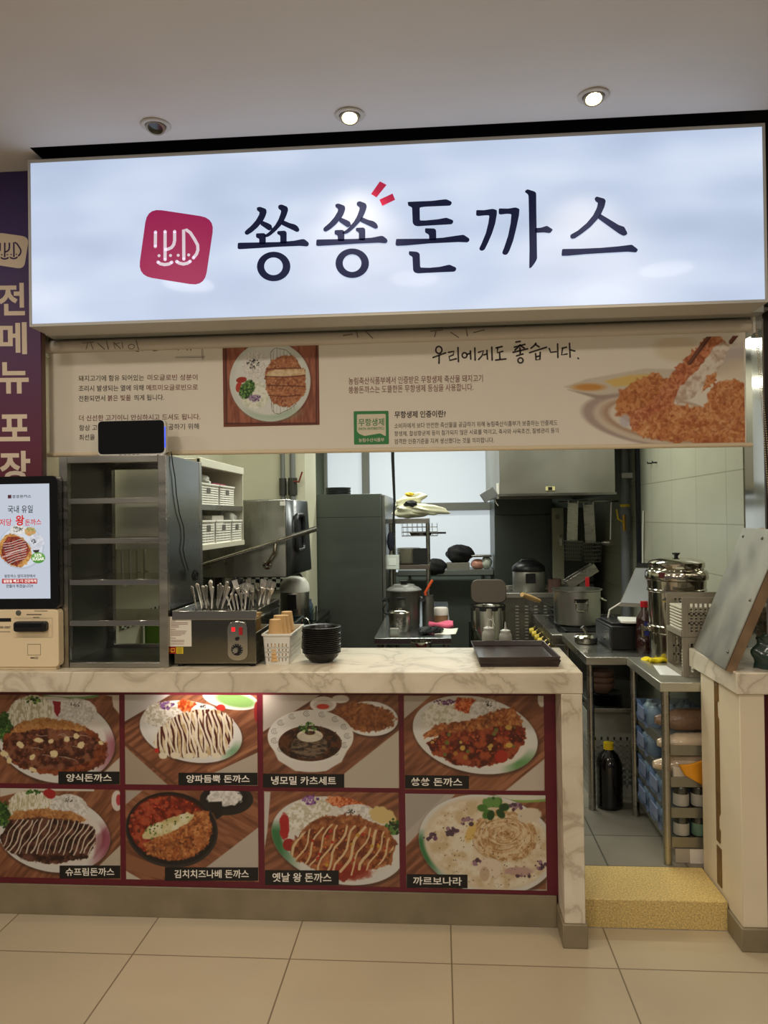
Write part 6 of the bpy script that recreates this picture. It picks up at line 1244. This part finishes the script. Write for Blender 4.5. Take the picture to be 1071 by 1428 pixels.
# bowls and bottle under the prep table
BRB = mat('brown_bowl', (96, 74, 62), .4); first = None
for i in range(3):
    p = (.83, 1.02, .675+.03*i)
    if first is None:
        first = thing('brown_bowl', 'brown bowl stacked above the black plates under the prep table', 'bowl', p, group='brown bowls under the prep table'); MB().lathe([(0, 0), (.035, 0), (.06, .03), (.068, .055), (.066, .055), (.057, .03), (.033, .005), (0, .005)], n=32).build('bowl_body', BRB, first)
    else: dup(first, p)
first = None
for i in range(6):
    p = (.845, 1.02, .62+.009*i)
    if first is None:
        first = thing('black_plate', 'black plate in the stack under the prep table', 'plate', p, group='black plates under the prep table'); MB().lathe([(0, 0), (.06, 0), (.088, .012), (.086, .013), (.058, .003), (0, .003)], n=32).build('plate_body', BOWLB, first)
    else: dup(first, p)
t = thing('slotted_crate', 'pale slotted crate on the floor below the prep table', 'crate', (.90, 1.17, KZ)); basket(-.14, .14, -.1, .1, .45, 7, 9, 7, GREY).build('crate_body', mat('crate_pale', (150, 150, 140), .5), t, smooth=0)
t = thing('black_jug', 'large black bottle with a yellow cap on the kitchen floor', 'bottle', (.842, .945, KZ))
pr_ = [(0, 0), (.062, 0), (.068, .008)]+[(.068-(.003 if i % 2 else 0), .02+.016*i) for i in range(13)]+[(.06, .235), (.045, .268), (.024, .287), (.021, .30), (0, .30)]
MB().lathe(pr_, n=36).build('jug_body', mat('jug_black', (14, 12, 12), .14, coat=.5), t); MB().cyl(0, 0, .292, .325, .025).build('cap', YELLOW, t)
# on the prep and side tables
cb2 = thing('cash_box', 'black cash box printer on the prep table', 'cash box', (.965, 1.22, .886), (0, 0, .05)); MB().box(-.085, .075, -.16, .16, 0, .125).build('case', BLACK, cb2, bevel=.006); MB().box(-.0875, -.085, -.14, .14, .012, .112).build('drawer_front', mat('box_side', (58, 60, 62), .35), cb2, bevel=.001); MB().box(-.075, .06, -.14, .1, .125, .14).build('paper_cover', BLACK, cb2, bevel=.004)
for z in (.045, .08): b = MB(); b.mx = Matrix.Translation((-.088, -.06, z)) @ Matrix.Rotation(math.radians(-90), 4, 'Y'); b.cyl(0, 0, 0, .004, .007).build('lock', CHROME, cb2)
t = tag(MB().prism(rounded([(-.06, -.1), (.05, -.12), (.07, .06), (-.04, .08)], .02, 4), 0, .012, 'XY').build('receipt_pad', mat('pad_white', (220, 218, 208), .5), bevel=.002), 'white pad lying on the black cash box', 'pad'); t.location = (1.0, 1.15, .886+.141)
mo = thing('order_monitor', 'tilted white-faced order monitor beside the steel urn', 'monitor', (1.08, 1.40, .886))
O = np.array([.972, 1.26, 1.09]); wv = np.array([.26, .20, -.0]); uv = np.array([.106, -.02, .24]); nv = np.cross(uv, wv); nv = nv/np.linalg.norm(nv)
wv = np.array([.23, -.10, -.0]); nv = np.cross(uv, wv); nv = nv/np.linalg.norm(nv); nv = nv if nv[1] > 0 else -nv
def slab2(g, a0, a1, b0, b1, d0, d1): return g.add([O+wv*a+uv*b_+nv*d for d in (d0, d1) for b_ in (b0, b1) for a in (a0, a1)], [(0, 2, 3, 1), (4, 5, 7, 6), (0, 1, 5, 4), (2, 6, 7, 3), (0, 4, 6, 2), (1, 3, 7, 5)])
slab2(MB(), 0, 1, 0, 1, 0, .025).build('case', GREY, mo, bevel=.003, world=True); slab2(MB(), .02, .98, .09, .88, -.002, 0).build('screen', mat('pale_screen', (186, 192, 196), .15, coat=.4), mo, world=True); slab2(MB(), .0, 1, .9, 1.0, -.003, 0).build('top_bezel', BLACK, mo, world=True)
p = O+wv*.5+uv*.4+nv*.02; b = MB(); b.tube([(p[0]+.02, p[1]+.05, .89), p], .016, 10); b.lathe([(0, .886), (.06, .886), (.06, .896), (0, .896)], p[0]+.02, p[1]+.05, 24); b.build('stand', GREY, mo, world=True)
b = MB(); b.tube([O+uv*.1+[.01, 0, 0], O+[-.04, .02, -.02], O+[-.055, .03, -.1], (O[0]-.045, O[1]+.17, .892)], .005, 6); b.build('cord', WHITE, mo, world=True)
sb = thing('sauce_bottle', 'brown sauce bottle with a red cap beside the steel urn', 'bottle', (1.045, 1.0, .886)); MB().lathe([(0, 0), (.038, 0), (.042, .008), (.042, .07), (.039, .075), (.042, .08), (.042, .12), (.039, .125), (.042, .13), (.042, .16), (.038, .185), (.018, .215), (.016, .235), (0, .235)], n=32).build('bottle_body', mat('brown_glass', (44, 18, 16), .12, coat=.5), sb); MB().cyl(0, 0, .232, .262, .019).build('cap', RED, sb); MB().box(-.012, .012, -.044, -.0405, .09, .16).build('label_strip', mat('blue_label', (40, 50, 120), .4), sb)
ur = thing('water_urn', 'tall polished steel water urn with a domed lid on the side table', 'urn', (1.158, .83, .886))
UR = mat('urn_steel', (178, 172, 160), .13, 1.0)
MB().lathe([(0, 0), (.125, 0), (.13, .006), (.128, .03), (.132, .06), (.132, .13), (.140, .135), (.140, .165), (.132, .17), (.134, .33), (.140, .335), (.140, .342), (.136, .346), (.138, .385), (.146, .39), (.148, .40), (.146, .425), (.138, .435), (0, .435)], n=64).build('body', UR, ur)
MB().lathe([(.126, .435), (.128, .445), (.132, .45), (.132, .472), (.118, .482), (.07, .492), (.02, .496), (0, .496)], n=64).build('lid', CHROME, ur); MB().lathe([(.009, .494), (.010, .505), (.018, .512), (.019, .518), (0, .52)], n=24).build('lid_knob', BLACK, ur)
b = MB(); b.tube([(.0, -.138, .30), (.01, -.175, .30), (.08, -.16, .30), (.1, -.10, .30)], .007, 8); b.build('side_handle', CHROME, ur)
MB().prism(rrect(-.022, .022, .405, .43, .005), -.004, .004).build('nameplate', mat('plate_maroon', (96, 40, 40), .35), ur).location = (-.095, -.112, 0); ur.children[-1].rotation_euler = (0, 0, -.70)
b = MB(); b.tube([(-.13, -.02, .15), (-.18, -.03, .15)], .012, 8); b.tube([(-.175, -.03, .17), (-.175, -.03, .11)], .009, 8); b.build('tap', CHROME, ur)
b = MB(); b.sheet(lambda u, v: (.985+.10*u+.012*math.sin(5*v), .70+.10*v+.02*u, .893+.004*math.sin(11*u+5*v)+.006*math.sin(6*v)), 16, 12); tag(b.build('yellow_dishcloth', mat('bright_yellow_cloth', (232, 206, 10), .8), solid=.010), 'bright yellow dishcloth on the side table by the urn', 'cloth')
t = tag(MB().sheet(lambda u, v: (.96+.13*u+.03*v, .43+.22*v-.04*u, .8875+.003*u*u), 5, 5).build('paper_sheet', mat('white_paper', (226, 226, 220), .6), solid=.001), 'white paper sheets on the side table before the crates', 'paper')
CRT = mat('crate_grey', (140, 132, 116), .5)
def crate(loc, lab):
    t = thing('plate_crate', lab, 'crate', loc, group='grey plate crates on the side table')
    for y in (-.115, .107):
        b = MB(); b.box(-.13, .13, y, y+.008, 0, .02).box(-.13, .13, y, y+.008, .145, .172).box(-.13, -.105, y, y+.008, .02, .145).box(.105, .13, y, y+.008, .02, .145)
        for i in range(11): x = -.10+.02*i; b.box(x-.004, x+.004, y+.001, y+.007, .02, .145)
        for z in (.06, .10): b.box(-.105, .105, y+.001, y+.007, z-.004, z+.004)
        b.build('slotted_side', CRT, t, smooth=0)
    MB().box(-.13, .13, -.107, .107, 0, .008).build('floor_panel', CRT, t); MB().box(.122, .13, -.107, .107, .008, .165).build('end_panel', CRT, t); MB().box(-.134, -.126, -.107, .107, 0, .022).build('front_lip', CRT, t); return t
crate((1.178, .51, .886), 'lower grey slotted crate of plates on the side table'); crate((1.178, .51, 1.0595), 'upper grey slotted crate of plates on the side table')
PLW = mat('crate_plate_white', (222, 214, 194), .3)
for base, n, off, grp in ((.895, 6, .03, 'plates in the lower crate'), (1.0685, 9, -.02, 'plates in the upper crate')):
    first = None
    for i in range(n):
        p = (1.155+off, .51, base+.0135*i)
        if first is None:
            first = thing('square_plate', 'square off-white plate stacked in the '+('lower' if n == 6 else 'upper')+' grey crate', 'plate', p, group=grp); MB().prism(rounded([(-.085, -.085), (.085, -.085), (.085, .085), (-.085, .085)], .015, 4), 0, .009, 'XY').build('plate_body', PLW, first, bevel=.002)
        else: dup(first, p)
t = thing('lidded_pan', 'small round lidded pan with a tall knob on the prep table', 'pan', (.80, 1.28, .886)); MB().lathe([(0, 0), (.055, 0), (.062, .006), (.062, .03), (.068, .034), (0, .034)], n=36).build('pan_body', STEEL, t); MB().lathe([(.068, .034), (.06, .044), (.03, .052), (.012, .054), (0, .054)], n=36).build('lid', CHROME, t); b = MB(); b.tube([(0, 0, .05), (0, 0, .066), (-.02, 0, .09)], [.007, .009, .012], 8); b.build('lid_knob', STEEL, t)
# hooks on the tiled wall
for i, p in enumerate(((909, 646), (916, 645))):
    q = at(*p, X=1.478); b = MB(); b.tube([q, q+[-.03, -.0, 0], q+[-.03, 0, .012]], .005, 6); tag(b.build('wall_hook', BLACKM), ('left' if i == 0 else 'right')+' of two small dark hooks on the tiled wall', 'hook', 'hooks on the tiled wall')
